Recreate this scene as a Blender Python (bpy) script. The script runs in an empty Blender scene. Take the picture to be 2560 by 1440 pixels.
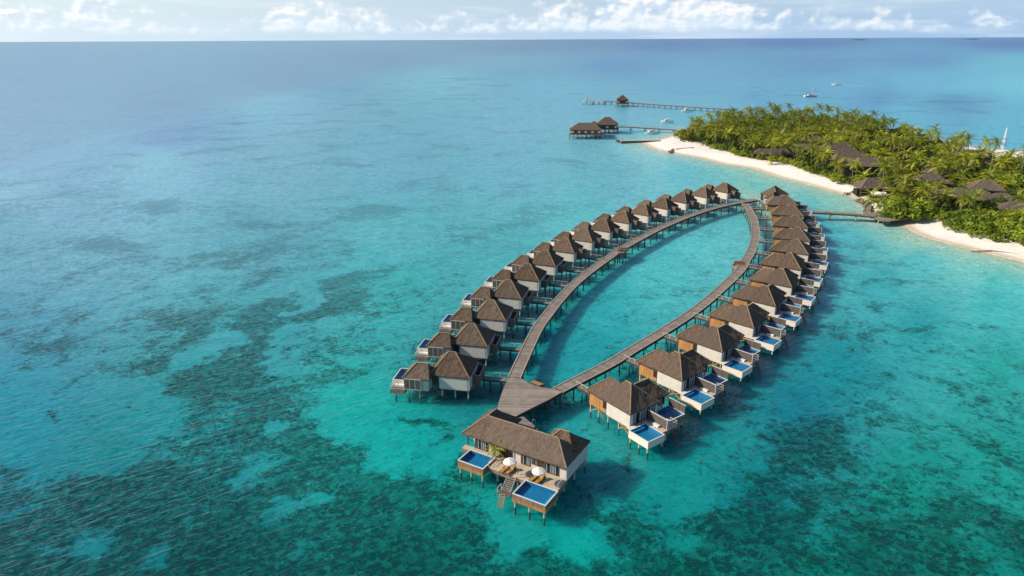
import bpy, math, random
import numpy as np
from mathutils import Vector, Matrix, noise
R=math.radians
scene=bpy.context.scene
col=scene.collection
rnd=random.Random(7)
PI=math.pi

# ------------------------------------------------------------------ camera
F=2560*24/36.0; CH=60.0; PITCH=math.atan((720-97)/F); ROLL=R(-0.27)
fw=np.array([0,math.cos(PITCH),-math.sin(PITCH)]); r0=np.array([1.,0,0]); u0=np.cross(r0,fw)
cr,sr=math.cos(ROLL),math.sin(ROLL)
rv=cr*r0+sr*u0; uv_=-sr*r0+cr*u0
def at(x,y,z=0.0):
    """surveyed point: where the sight line of photo pixel (x,y) meets the level z"""
    d=fw+rv*(x-1280)/F-uv_*(y-720)/F
    t=(z-CH)/d[2]
    return np.array([0,0,CH])+d*t
def pj(P):
    d=P-np.array([0,0,CH]); k=d@fw
    return 1280+F*(d@rv)/k, 720-F*(d@uv_)/k
cam=bpy.data.cameras.new('camera'); cam.lens=24; cam.sensor_width=36; cam.clip_start=0.5; cam.clip_end=120000
co=bpy.data.objects.new('camera',cam); col.objects.link(co)
M=Matrix((( rv[0],uv_[0],-fw[0],0),(rv[1],uv_[1],-fw[1],0),(rv[2],uv_[2],-fw[2],CH),(0,0,0,1)))
co.matrix_world=M; scene.camera=co

# ------------------------------------------------------------------ materials
def srgb(r,g,b):
    return tuple(((c/255)/12.92 if c<=10 else (((c/255)+.055)/1.055)**2.4) for c in (r,g,b))
def new_mat(name):
    m=bpy.data.materials.new(name); m.use_nodes=True; nt=m.node_tree
    for n in list(nt.nodes): nt.nodes.remove(n)
    return m,nt
class N:
    def __init__(s,nt): s.nt=nt
    def __call__(s,t,ins=None,**kw):
        n=s.nt.nodes.new(t)
        for k,v in kw.items(): setattr(n,k,v)
        for k,v in (ins or {}).items():
            if hasattr(v,'is_output') or isinstance(v,bpy.types.NodeSocket): s.nt.links.new(v,n.inputs[k])
            else: n.inputs[k].default_value=v
        return n
    def math(s,op,a,b=0.0,c=0.0,clamp=False):
        n=s('ShaderNodeMath',{0:a,1:b,2:c},operation=op); n.use_clamp=clamp; return n.outputs[0]
    def mix(s,f,a,b,bt='MIX'):
        n=s.nt.nodes.new('ShaderNodeMix'); n.data_type='RGBA'; n.blend_type=bt
        for i,v in ((0,f),(6,a),(7,b)):
            if isinstance(v,bpy.types.NodeSocket): s.nt.links.new(v,n.inputs[i])
            elif i==0: n.inputs[0].default_value=v
            else: n.inputs[i].default_value=(*v[:3],1)
        return n.outputs[2]
    def sstep(s,x,a,b,o0=0.,o1=1.):
        n=s('ShaderNodeMapRange',{0:x,1:a,2:b,3:o0,4:o1},interpolation_type='SMOOTHSTEP'); return n.outputs[0]
    def noise(s,vec,scale,detail=3,rough=.55,dist=0.,dim='3D'):
        n=s('ShaderNodeTexNoise',{'Scale':scale,'Detail':detail,'Roughness':rough,'Distortion':dist},noise_dimensions=dim)
        if vec is not None: s.nt.links.new(vec,n.inputs['Vector'])
        return n.outputs['Fac']
def principled(name,color,rough=.7,var=.25,scale=1.2,bump=0.,bscale=6.,color2=None,stretch=(1,1,1),coord='Object',metal=0.,spec=.3,rand=0.):
    m,nt=new_mat(name); n=N(nt)
    tc=n('ShaderNodeTexCoord'); mp=n('ShaderNodeMapping',{'Vector':tc.outputs[coord],'Scale':stretch})
    v=mp.outputs[0]
    c2=color2 or tuple(c*(1-var) for c in color)
    f=n.noise(v,scale,5,.6)
    cc=n.mix(n.sstep(f,.3,.7),c2,color)
    f2=n.noise(v,scale*9,3,.6)
    cc=n.mix(n.math('MULTIPLY',n.sstep(f2,.35,.7),.35),cc,tuple(c*.72 for c in color))
    if rand:
        oi=n('ShaderNodeObjectInfo')
        cc=n.mix(n.math('MULTIPLY',oi.outputs['Random'],rand),cc,tuple(c*.45 for c in color))
    b=n('ShaderNodeBsdfPrincipled',{'Base Color':cc,'Roughness':rough,'Metallic':metal,'Specular IOR Level':spec})
    if bump:
        bn=n('ShaderNodeBump',{'Strength':bump,'Distance':.05,'Height':n.noise(v,bscale,4,.65)})
        nt.links.new(bn.outputs[0],b.inputs['Normal'])
    o=n('ShaderNodeOutputMaterial',{'Surface':b.outputs[0]})
    return m
def planks(name,color,pitch=.16,axis=0,coord='Object',var=.4,color2=None,rough=.75,joint=.55,big=.0):
    """boards laid along one axis: each board its own tone, dark joints, grain"""
    m,nt=new_mat(name); n=N(nt)
    tc=n('ShaderNodeTexCoord'); sp=n('ShaderNodeSeparateXYZ',{0:tc.outputs[coord]})
    s=sp.outputs[axis]; k=n.math('DIVIDE',s,pitch); fl=n.math('FLOOR',k); fr=n.math('FRACT',k)
    wn=n('ShaderNodeTexWhiteNoise',{'W':fl},noise_dimensions='1D').outputs[0]
    k3=n.math('FLOOR',n.math('DIVIDE',s,pitch*7.3))
    wn3=n('ShaderNodeTexWhiteNoise',{'W':k3},noise_dimensions='1D').outputs[0]
    c2=color2 or tuple(c*(1-var) for c in color)
    cc=n.mix(wn,c2,color)
    if big: cc=n.mix(n.math('MULTIPLY',n.sstep(wn3,.45,.75),big),cc,tuple(c*.58 for c in color))
    w=n.noise(tc.outputs[coord],.55,5,.65)
    cc=n.mix(n.math('MULTIPLY',n.sstep(w,.4,.7),.45),cc,tuple(min(1,c*1.35) for c in color))
    jt=n.math('LESS_THAN',fr,.1)
    cc=n.mix(n.math('MULTIPLY',jt,joint),cc,tuple(c*.2 for c in color))
    b=n('ShaderNodeBsdfPrincipled',{'Base Color':cc,'Roughness':rough,'Specular IOR Level':.3})
    n('ShaderNodeOutputMaterial',{'Surface':b.outputs[0]})
    return m
def thatch(name,c1,c2,c3):
    m,nt=new_mat(name); n=N(nt)
    tc=n('ShaderNodeTexCoord'); v=tc.outputs['Object']
    mp=n('ShaderNodeMapping',{'Vector':v,'Scale':(1,1,.45)}).outputs[0]
    a=n.noise(mp,2.6,5,.8,.8); b_=n.noise(mp,.7,4,.6); d=n.noise(v,9,3,.7)
    cc=n.mix(n.sstep(a,.36,.60),c2,c1)
    cc=n.mix(n.math('MULTIPLY',n.sstep(b_,.42,.68),.5),cc,c3)
    cc=n.mix(n.math('MULTIPLY',n.sstep(d,.48,.66),.55),cc,tuple(x*.45 for x in c2))
    oi=n('ShaderNodeObjectInfo')
    cc=n.mix(n.math('MULTIPLY',oi.outputs['Random'],.6),cc,c3)
    r2=n.math('FRACT',n.math('MULTIPLY',oi.outputs['Random'],7.13))
    cc=n.mix(n.math('MULTIPLY',r2,.4),cc,tuple(x*.8 for x in c2))
    bs=n('ShaderNodeBsdfPrincipled',{'Base Color':cc,'Roughness':.95,'Specular IOR Level':.1})
    h=n.math('ADD',a,n.math('MULTIPLY',d,.5))
    bn=n('ShaderNodeBump',{'Strength':.8,'Distance':.13,'Height':h}); nt.links.new(bn.outputs[0],bs.inputs['Normal'])
    n('ShaderNodeOutputMaterial',{'Surface':bs.outputs[0]})
    return m
def leafmat(name,c1,c2,c3,trans=.35):
    m,nt=new_mat(name); n=N(nt)
    ge=n('ShaderNodeNewGeometry'); oi=n('ShaderNodeObjectInfo')
    f=n.noise(ge.outputs['Position'],.35,3,.6)
    isl=ge.outputs['Random Per Island']
    cc=n.mix(isl,c1,c2); cc=n.mix(n.math('MULTIPLY',n.sstep(f,.42,.66),.8),cc,c3)
    cc=n.mix(n.math('MULTIPLY',oi.outputs['Random'],.75),cc,c2)
    d=n('ShaderNodeBsdfPrincipled',{'Base Color':cc,'Roughness':.55,'Specular IOR Level':.35})
    t=n('ShaderNodeBsdfTranslucent',{'Color':n.mix(.5,cc,(c3[0]*1.6,c3[1]*1.5,c3[2]))})
    mx=n('ShaderNodeMixShader',{0:trans,1:d.outputs[0],2:t.outputs[0]})
    n('ShaderNodeOutputMaterial',{'Surface':mx.outputs[0]})
    return m
def glassmat(name,tint,rough=.03,bump=False):
    m,nt=new_mat(name); n=N(nt)
    bf=n('ShaderNodeNewGeometry').outputs['Backfacing']
    fr=n('ShaderNodeFresnel',{'IOR':n.sstep(bf,0.,1.,1.33,1/1.33)}).outputs[0]
    t=n('ShaderNodeBsdfTransparent',{'Color':(*tint,1)}); g=n('ShaderNodeBsdfGlossy',{'Color':(1,1,1,1),'Roughness':rough})
    if bump:
        bn=n('ShaderNodeBump',{'Strength':.6,'Distance':.12,'Height':n.noise(n('ShaderNodeNewGeometry').outputs['Position'],2.2,3,.55,.6)})
        nt.links.new(bn.outputs[0],g.inputs['Normal'])
    mx=n('ShaderNodeMixShader',{0:fr,1:t.outputs[0],2:g.outputs[0]})
    n('ShaderNodeOutputMaterial',{'Surface':mx.outputs[0]}); return m
MT={}
MT['thatch']=thatch('thatch_grey_brown',(.195,.134,.09),(.047,.036,.029),(.15,.125,.107))
MT['thatch2']=thatch('thatch_island_grey',(.15,.122,.104),(.07,.058,.05),(.14,.12,.108))
MT['shingle']=thatch('shingle_pier',(.15,.105,.085),(.075,.055,.048),(.13,.105,.098))
MT['ridge']=principled('ridge_cap',(.36,.27,.16),.9,.35,2.)
MT['white']=principled('white_render',(.62,.59,.55),.8,.16,.5,rand=.0)
MT['cream']=principled('cream_render',(.74,.68,.60),.75,.1,.6)
MT['rim']=principled('pool_rim',(.66,.66,.65),.5,.1,2.)
MT['timber']=planks('orange_timber',(.42,.205,.075),.22,0,var=.35)
MT['timber_dark']=planks('dark_timber',(.115,.085,.07),.2,0,var=.4)
MT['timber_grey']=planks('grey_bath_timber',(.16,.135,.125),.2,1,var=.35)
MT['fascia']=planks('weathered_fascia',(.25,.175,.135),.25,0,var=.35)
MT['fascia_y']=planks('weathered_fascia_end',(.25,.175,.135),.25,1,var=.35)
MT['deck']=planks('villa_deck',(.47,.40,.31),.2,1,var=.2,joint=.4)
MT['walk']=planks('boardwalk_planks',(.255,.225,.198),.34,0,'UV',var=.45,big=.6,joint=.5)
MT['plat']=planks('platform_planks',(.27,.243,.22),.34,1,'UV',var=.42,big=.65,joint=.5)
MT['linkdeck']=planks('footbridge_planks',(.20,.185,.17),.25,0,'UV',var=.35,joint=.5)
MT['edge']=principled('edge_beam',(.075,.06,.052),.85,.4,1.)
MT['kerb']=principled('kerb_board',(.34,.30,.27),.8,.3,1.5)
MT['pile_w']=principled('concrete_pile',(.52,.50,.44),.8,.3,1.5)
MT['pile_d']=principled('timber_pile',(.17,.135,.10),.9,.4,1.5)
MT['algae']=principled('wet_pile_foot',(.02,.13,.12),.9,.4,3.)  # dark algae foot; the teal also paints in the veil of the water
MT['brace']=principled('brace_timber',(.40,.235,.095),.8,.3,2.)
MT['rail']=principled('painted_rail',(.62,.60,.57),.5,.1,2.)
MT['tile']=principled('pool_tile',(.012,.215,.40),.35,.3,2.5)
MT['tile2']=principled('pool_ledge_tile',(.05,.38,.66),.35,.12,2.5)
MT['poolwater']=glassmat('pool_water',(.80,.93,1.0),.06,True)
MT['glass']=glassmat('window_glass',(.80,.85,.88),.03)
MT['dark']=principled('dark_interior',(.022,.02,.02),.8,.4,2.)
MT['frame']=principled('brown_frame',(.085,.052,.035),.6,.3,3.)
MT['curtain']=principled('curtain',(.80,.80,.80),.9,.15,9.,stretch=(3,1,.2))
MT['screenpanel']=planks('screen_panel',(.105,.095,.092),.3,0,var=.3)
MT['canvas']=principled('umbrella_canvas',(.70,.69,.67),.85,.06,2.)
MT['teak']=principled('lounger_teak',(.24,.12,.04),.6,.35,5.)
MT['cushion']=principled('lounger_cushion',(.38,.225,.07),.9,.25,4.)
MT['metal']=principled('pale_metal',(.55,.55,.55),.35,.15,4.,metal=.8)
MT['boatwhite']=principled('boat_white',(.80,.80,.78),.35,.06,1.,spec=.5)
MT['boatblue']=principled('boat_dark_blue',(.03,.05,.10),.3,.2,1.,spec=.5)
MT['boatglass']=principled('boat_window',(.015,.02,.03),.1,.2,1.,spec=.6)
MT['rope']=principled('rigging',(.25,.25,.25),.6,.1,1.)
MT['red']=principled('red_paint',(.50,.05,.035),.5,.2,1.)
MT['stone']=principled('groyne_stone',(.21,.175,.14),.95,.55,1.2,bump=.8,bscale=2.)
MT['concrete']=principled('pale_concrete',(.50,.47,.42),.9,.2,.8)
MT['bark']=principled('palm_bark',(.27,.235,.19),.9,.4,3.,stretch=(1,1,3))
MT['bark2']=principled('tree_bark',(.13,.10,.075),.9,.4,3.)
MT['palm']=leafmat('palm_fronds',(.245,.325,.022),(.048,.092,.012),(.57,.53,.035),.30)
MT['leaf']=leafmat('broad_leaves',(.22,.34,.024),(.058,.11,.012),(.42,.46,.034),.32)
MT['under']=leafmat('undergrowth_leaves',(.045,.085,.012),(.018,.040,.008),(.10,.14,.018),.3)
MT['leafdark']=leafmat('shaded_grove_leaves',(.085,.15,.015),(.028,.058,.008),(.16,.20,.018),.28)  # darker copy of the leaves: shade of the grove gaps put into the colour
MT['tent']=principled('white_tent',(.8,.8,.8),.8,.05,1.)
MT['foam']=principled('foam',(.75,.82,.85),.9,.1,1.)
MT['farland']=principled('far_island_bluish',(.09,.15,.20),.95,.3,.01)  # bluish base colour of the horizon islands

# ------------------------------------------------------------------ mesh helpers
def link(name,me,mat,parent=None,label=None,loc=None):
    o=bpy.data.objects.new(name,me); col.objects.link(o)
    if mat is not None and not me.materials: me.materials.append(mat)
    if parent is not None: o.parent=parent
    if label: o['label']=label
    if loc is not None: o.location=loc
    return o
class MB:
    def __init__(s): s.v=[]; s.f=[]; s.uv=[]
    def add(s,vs,fs):
        b=len(s.v); s.v+= [tuple(map(float,p)) for p in vs]; s.f+=[tuple(b+i for i in q) for q in fs]; return s
    def box(s,x0,x1,y0,y1,z0,z1):
        return s.add([(x0,y0,z0),(x1,y0,z0),(x1,y1,z0),(x0,y1,z0),(x0,y0,z1),(x1,y0,z1),(x1,y1,z1),(x0,y1,z1)],
          [(3,2,1,0),(4,5,6,7),(0,1,5,4),(1,2,6,5),(2,3,7,6),(3,0,4,7)])
    def bar(s,p,q,w,h):
        p=Vector(p);q=Vector(q);d=(q-p).normalized()
        sd=d.cross(Vector((0,0,1)))
        if sd.length<1e-3: sd=Vector((1,0,0))
        sd.normalize(); up=sd.cross(d).normalized(); a=sd*w/2; b=up*h/2
        vs=[p-a-b,p+a-b,p+a+b,p-a+b,q-a-b,q+a-b,q+a+b,q-a+b]
        return s.add(vs,[(0,1,2,3),(7,6,5,4),(0,4,5,1),(1,5,6,2),(2,6,7,3),(3,7,4,0)])
    def tube(s,pts,rs,n=7,cap=True):
        pts=[Vector(p) for p in pts]
        if not hasattr(rs,'__len__'): rs=[rs]*len(pts)
        vs=[];fs=[]
        for i,p in enumerate(pts):
            d=(pts[min(i+1,len(pts)-1)]-pts[max(i-1,0)]).normalized()
            a=d.cross(Vector((0,0,1)))
            if a.length<1e-3: a=Vector((1,0,0))
            a.normalize(); b=d.cross(a)
            for k in range(n):
                t=2*PI*k/n; vs.append(p+a*math.cos(t)*rs[i]+b*math.sin(t)*rs[i])
        for i in range(len(pts)-1):
            for k in range(n): fs.append((i*n+k,i*n+(k+1)%n,(i+1)*n+(k+1)%n,(i+1)*n+k))
        if cap: fs.append(tuple(range(n))[::-1]); fs.append(tuple((len(pts)-1)*n+k for k in range(n)))
        return s.add(vs,fs)
    def cyl(s,x,y,z0,z1,r,r2=None,n=8): return s.tube([(x,y,z0),(x,y,z1)],[r,r if r2 is None else r2],n)
    def prism(s,poly,z0,z1):
        n=len(poly); vs=[(x,y,z0) for x,y in poly]+[(x,y,z1) for x,y in poly]
        return s.add(vs,[tuple(range(n))[::-1],tuple(range(n,2*n))]+[(i,(i+1)%n,n+(i+1)%n,n+i) for i in range(n)])
    def build(s,name,mat,parent=None,label=None,smooth=False,uv=None,loc=None):
        me=bpy.data.meshes.new(name); me.from_pydata(s.v,[],s.f); me.update()
        if smooth: me.polygons.foreach_set('use_smooth',[True]*len(me.polygons))
        if uv is not None:
            L=me.uv_layers.new(name='UVMap')
            for lp in me.loops: L.data[lp.index].uv=uv(me.vertices[lp.vertex_index].co)
        return link(name,me,mat,parent,label,loc)
def thing(name,label,cat,loc=(0,0,0),rz=0.,group=None):
    o=bpy.data.objects.new(name,None); col.objects.link(o); o.location=loc; o.rotation_euler=(0,0,rz); o.empty_display_size=.5
    tag(o,label,cat,group); return o
def tag(o,label,cat,group=None):
    o['label']=label; o['category']=cat
    if group: o['group']=group
    return o
def struct(o): o['kind']='structure'; return o
kids={}
def children(o):
    if o.name not in kids: kids[o.name]=[c.name for c in o.children]
    return [bpy.data.objects[c] for c in kids[o.name]]
def copy_tree(o,parent=None):
    c=o.copy(); col.objects.link(c)
    if parent is not None: c.parent=parent
    for k in children(o): copy_tree(k,c)
    return c
def jit(p,k,a): return noise.noise(Vector(p)*k)*a

def hip(mb,cap,x0,x1,y0,y1,z0,k,axis='x',i0=None,i1=None,thick=.24,cell=.55,rough=.11,caps='0123r'):
    """one hipped thatch roof: thick eave, slightly uneven slopes"""
    sw=axis=='y'
    if sw: x0,x1,y0,y1=y0,y1,x0,x1
    w=(y1-y0)/2; i0=w if i0 is None else i0; i1=w if i1 is None else i1
    zr=z0+k*w; yc=(y0+y1)/2
    A,B=(x0+i0,yc,zr),(x1-i1,yc,zr)
    c=[(x0,y0,z0),(x1,y0,z0),(x1,y1,z0),(x0,y1,z0)]
    T=(lambda p:(p[1],p[0],p[2])) if sw else (lambda p:p)
    def disp(p):
        e=min(p[0]-x0,x1-p[0],p[1]-y0,y1-p[1])
        q=T(p); d=jit(q,.9,rough)+jit(q,2.7,rough*.8)
        # gentle sag of old thatch
        return (p[0],p[1],p[2]+d-.05*math.sin(PI*min(1,max(0,e/w))))
    def patch(a,b,c_,d):   # a-b eave, d-c top
        nu=max(3,int(math.dist(a,b)/cell)); nv=max(3,int(math.dist(a,d)/cell))
        vs=[];fs=[]
        for j in range(nv+1):
            t=j/nv
            for i in range(nu+1):
                s=i/nu
                p=[(a[m]*(1-s)+b[m]*s)*(1-t)+(d[m]*(1-s)+c_[m]*s)*t for m in range(3)]
                vs.append(T(disp(p)))
        for j in range(nv):
            for i in range(nu):
                q=(j*(nu+1)+i,j*(nu+1)+i+1,(j+1)*(nu+1)+i+1,(j+1)*(nu+1)+i)
                fs.append(q[::-1] if sw else q)
        mb.add(vs,fs)
        # eave skirt
        vs=[];fs=[]
        for i in range(nu+1):
            s=i/nu; p=[a[m]*(1-s)+b[m]*s for m in range(3)]
            q=disp(p); cx,cy=(x0+x1)/2,(y0+y1)/2
            ix=p[0]+(cx-p[0])*.012; iy=p[1]+(cy-p[1])*.012
            vs+= [T(q),T((ix,iy,p[2]-thick+jit(p,3.1,.09)))]
        for i in range(nu):
            q=(2*i,2*i+1,2*i+3,2*i+2); fs.append(q if not sw else q[::-1])
        mb.add(vs,fs)
    patch(c[0],c[1],B,A); patch(c[2],c[3],A,B); patch(c[3],c[0],A,A); patch(c[1],c[2],B,B)
    m=.012
    cx,cy=(x0+x1)/2,(y0+y1)/2
    so=[T((p[0]+(cx-p[0])*m,p[1]+(cy-p[1])*m,z0-thick+.03)) for p in c]
    mb.add(so,[(0,3,2,1) if not sw else (0,1,2,3)])
    if cap is not None:
        for ch,e,t in (('0',c[0],A),('2',c[3],A),('1',c[1],B),('3',c[2],B)):
            if ch not in caps: continue
            e=(e[0],e[1],e[2]+.03); t=(t[0],t[1],t[2]+.04)
            cap.bar(T(e),T(t),.13,.09)
        if math.dist(A,B)>.3 and 'r' in caps: cap.bar(T((A[0],A[1],A[2]+.05)),T((B[0],B[1],B[2]+.05)),.17,.11)
    return zr

def pool(par,x0,x1,y0,y1,zr,zb,mat,band=None,ledge=None,t=.2,name='pool'):
    t=.14
    m=MB(); m.box(x0,x1,y0,y0+t,zb,zr); m.box(x0,x1,y1-t,y1,zb,zr); m.box(x0,x0+t,y0+t,y1-t,zb,zr); m.box(x1-t,x1,y0+t,y1-t,zb,zr)
    m.box(x0+t,x1-t,y0+t,y1-t,zb,zb+.12)
    p=m.build(name,mat,par)
    e=.004; a0,a1,b0,b1=x0+t+e,x1-t-e,y0+t+e,y1-t-e; zf=max(zb+.16,zr-.62)
    m=MB(); zt=zr-.002
    m.add([(a0,b0,zf),(a1,b0,zf),(a1,b1,zf),(a0,b1,zf),(a0,b0,zt),(a1,b0,zt),(a1,b1,zt),(a0,b1,zt)],
        [(0,1,2,3),(0,4,5,1),(1,5,6,2),(2,6,7,3),(3,7,4,0)])
    m.build('pool_lining',MT['tile'],p)
    m=MB(); o=.02
    m.box(x0-o,x1+o,y0-o,y0+t,zr+.003,zr+.06); m.box(x0-o,x1+o,y1-t,y1+o,zr+.003,zr+.06); m.box(x0-o,x0+t,y0+t,y1-t,zr+.003,zr+.06); m.box(x1-t,x1+o,y0+t,y1-t,zr+.003,zr+.06)
    m.build('pool_rim',MT['rim'],p)
    if ledge:
        m=MB()
        for s in ledge:
            if s=='y0': m.box(a0+.01,a1-.01,b0+.01,b0+.38,zf+.01,zr-.2)
            if s=='y1': m.box(a0+.01,a1-.01,b1-.38,b1-.01,zf+.01,zr-.2)
            if s=='x0': m.box(a0+.012,a0+.38,b0+.4,b1-.4,zf+.01,zr-.203)
            if s=='x1': m.box(a1-.38,a1-.012,b0+.4,b1-.4,zf+.01,zr-.203)
        m.build('pool_ledge',MT['tile2'],p)
    m=MB(); zw=zr-.05
    m.add([(a0,b0,zw),(a1,b0,zw),(a1,b1,zw),(a0,b1,zw)],[(0,1,2,3)]); m.build('pool_water',MT['poolwater'],p)
    if band:
        m=MB(); g=.006; zt=zb+(zr-zb)*.42
        m.box(x0-g,x1+g,y0-g,y0,zb-.01,zt); m.box(x0-g,x1+g,y1,y1+g,zb-.01,zt)
        m.box(x0-g,x0,y0,y1,zb-.011,zt-.002); m.box(x1,x1+g,y0,y1,zb-.011,zt-.002)
        m.build('timber_band',band,p)
    return p
def pile(par,x,y,z1,mat='pile_w',r=.14,n=8,z0=-2.3):
    o=MB().cyl(x,y,z0,z1,r,n=n).build('pile',MT[mat],par,smooth=False)
    MB().cyl(x,y,-1.9,.12+jit((x,y,z1),3.7,.08),r+.012,n=n).build('wet_foot',MT['algae'],o)
    return o
def glazed(par,side,a,b,z0,z1,c,n=2,curtain=True,name='glass_door',d=1):
    """glazed opening on a wall plane: side 'x' (plane x=c) or 'y' (plane y=c); d = outward sign"""
    def bx(m,s0,s1,q0,q1,e0,e1):
        lo,hi=sorted((c+d*e0,c+d*e1))
        if side=='y': m.box(s0,s1,lo,hi,q0,q1)
        else: m.box(lo,hi,s0,s1,q0,q1)
    m=MB(); bx(m,a,b,z0,z1,.004,.012); o=m.build(name,MT['dark'],par)  # dark panel put in for the unlit room behind the glass
    if curtain:
        m=MB(); w=(b-a)/n
        for i in range(n):
            s=a+i*w
            bx(m,s+.06*w,s+.42*w,z0+.04,z1-.05,.016,.03)
            if i%2: bx(m,s+.62*w,s+.92*w,z0+.04,z1-.05,.016,.03)
        m.build('curtain',MT['curtain'],o)
    m=MB(); bx(m,a+.03,b-.03,z0+.03,z1-.03,.045,.052); m.build('pane',MT['glass'],o)
    m=MB()
    bx(m,a-.05,a+.05,z0,z1,.004,.09); bx(m,b-.05,b+.05,z0,z1,.004,.09); bx(m,a+.05,b-.05,z1-.08,z1,.004,.086); bx(m,a+.05,b-.05,z0,z0+.07,.004,.086)
    for i in range(1,n): s=a+(b-a)*i/n; bx(m,s-.035,s+.035,z0+.07,z1-.08,.004,.082)
    m.build('door_frame',MT['frame'],o)
    return o
def railing(par,pts,h=.95,mat='rail',name='railing',mid=True):
    m=MB()
    for i in range(len(pts)-1):
        p,q=Vector(pts[i]),Vector(pts[i+1]); L=(q-p).length; k=max(1,int(L/1.3))
        for j in range(k+1):
            s=p.lerp(q,j/k); m.bar(s,s+Vector((0,0,h)),.05,.05)
        m.bar(p+Vector((0,0,h)),q+Vector((0,0,h)),.06,.05)
        if mid: m.bar(p+Vector((0,0,h*.5)),q+Vector((0,0,h*.5)),.03,.03)
    return m.build(name,MT[mat],par)
def ladder(par,top,bot,w,n,mat='brace',name='ladder',sz=.07):
    top=Vector(top);bot=Vector(bot); d=(bot-top); s=Vector((-d.y,d.x,0))
    s=(s.normalized() if s.length>1e-4 else Vector((1,0,0)))*w/2
    m=MB(); m.bar(top-s,bot-s,sz,sz*1.6); m.bar(top+s,bot+s,sz,sz*1.6)
    for i in range(n):
        p=top.lerp(bot,(i+.5)/n); m.bar(p-s,p+s,.16 if n<12 else .22,.045)
    return m.build(name,MT[mat],par)

MT['redwood']=planks('red_brown_boards',(.26,.105,.055),.3,0,var=.35)

# ------------------------------------------------------------------ sea bed, island ground, water
SHORE=[(1640,351),(1606,357),(1631,371),(1672,382),(1694,385),(1749,394),(1805,409),(1883,421),(1951,444),(2009,458),(2068,475),(2120,489),(2150,501),(2168,518),
 (2176,535),(2205,553),(2255,558),(2281,579),(2325,597),(2371,609),(2430,624),(2488,638),(2560,656),(2760,715),
 (2900,640),(2800,480),(2700,410),(2560,379),(2440,370),(2330,348),(2250,331),(2150,312),(2050,299),(1920,296),(1830,302),(1750,316),(1690,336),(1664,345)]
TREES=[(1692,346),(1700,352),(1735,358),(1764,366),(1784,373),(1834,385),(1860,396),(1898,402),(1931,406),(1970,412),(2000,422),(2037,439),(2073,446),(2107,462),(2140,470),
 (2190,492),(2200,520),(2215,538),(2290,541),(2345,540),(2362,556),(2444,577),(2560,606),(2760,660),
 (2860,620),(2790,490),(2700,440),(2560,412),(2500,407),(2440,397),(2330,362),(2250,336),(2150,315),(2050,302),(1920,299),(1830,305),(1750,320),(1700,336)]
shore=np.array([at(x,y,0)[:2] for x,y in SHORE]); trees=np.array([at(x,y,1.0)[:2] for x,y in TREES])
def inside(P,poly):
    x,y=P[:,0],P[:,1]; c=np.zeros(len(P),bool); n=len(poly)
    for i in range(n):
        x0,y0=poly[i]; x1,y1=poly[i-1]
        if y0==y1: continue
        c^=((y0>y)!=(y1>y))&(x<(x1-x0)*(y-y0)/(y1-y0)+x0)
    return c
def pdist(P,poly):
    d=np.full(len(P),1e9); n=len(poly)
    for i in range(n):
        a=poly[i-1];b=poly[i]; ab=b-a; t=np.clip(((P-a)@ab)/(ab@ab),0,1)
        d=np.minimum(d,np.hypot(*(P-(a+t[:,None]*ab)).T))
    return d
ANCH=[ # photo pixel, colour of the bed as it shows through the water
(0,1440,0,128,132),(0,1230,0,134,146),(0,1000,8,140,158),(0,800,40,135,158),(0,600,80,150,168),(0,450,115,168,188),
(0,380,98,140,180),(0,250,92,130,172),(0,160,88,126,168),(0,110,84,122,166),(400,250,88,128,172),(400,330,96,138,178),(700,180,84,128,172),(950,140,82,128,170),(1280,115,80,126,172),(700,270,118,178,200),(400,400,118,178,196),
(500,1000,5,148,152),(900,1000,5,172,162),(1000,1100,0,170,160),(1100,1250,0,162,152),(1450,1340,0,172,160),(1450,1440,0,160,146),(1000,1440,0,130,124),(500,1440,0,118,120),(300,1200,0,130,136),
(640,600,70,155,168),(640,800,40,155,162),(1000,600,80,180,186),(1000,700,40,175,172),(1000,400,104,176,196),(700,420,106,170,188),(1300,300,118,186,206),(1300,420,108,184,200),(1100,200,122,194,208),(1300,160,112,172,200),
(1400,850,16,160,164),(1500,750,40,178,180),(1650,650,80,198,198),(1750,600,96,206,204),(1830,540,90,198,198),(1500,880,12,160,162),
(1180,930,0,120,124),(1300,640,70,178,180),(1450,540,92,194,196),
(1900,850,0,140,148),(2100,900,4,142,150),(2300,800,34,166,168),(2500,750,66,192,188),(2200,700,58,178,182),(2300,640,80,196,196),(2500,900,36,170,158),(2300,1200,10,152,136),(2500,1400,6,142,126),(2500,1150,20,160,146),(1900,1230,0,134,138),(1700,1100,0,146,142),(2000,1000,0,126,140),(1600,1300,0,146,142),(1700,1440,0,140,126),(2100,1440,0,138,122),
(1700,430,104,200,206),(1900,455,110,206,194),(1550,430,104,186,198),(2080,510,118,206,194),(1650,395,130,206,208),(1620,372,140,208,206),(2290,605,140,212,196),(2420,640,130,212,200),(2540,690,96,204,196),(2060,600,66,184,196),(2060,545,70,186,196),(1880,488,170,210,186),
(1400,230,112,186,210),(1700,200,96,172,206),(2050,160,76,146,194),(2300,150,66,144,196),(2300,205,90,186,216),(2540,205,104,206,220),(2420,215,94,196,218),(2540,165,88,190,214),(2100,215,88,176,210),(2400,250,60,150,194),(2540,110,36,100,176),(2000,106,40,102,176),(1650,110,54,112,174),(1400,108,70,122,172),(2540,310,74,186,210),(2200,245,66,152,198),(1900,250,88,172,206),(1560,300,108,186,204),(1750,290,100,186,206),(2250,280,84,184,210),(1560,160,84,150,198)]
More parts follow.
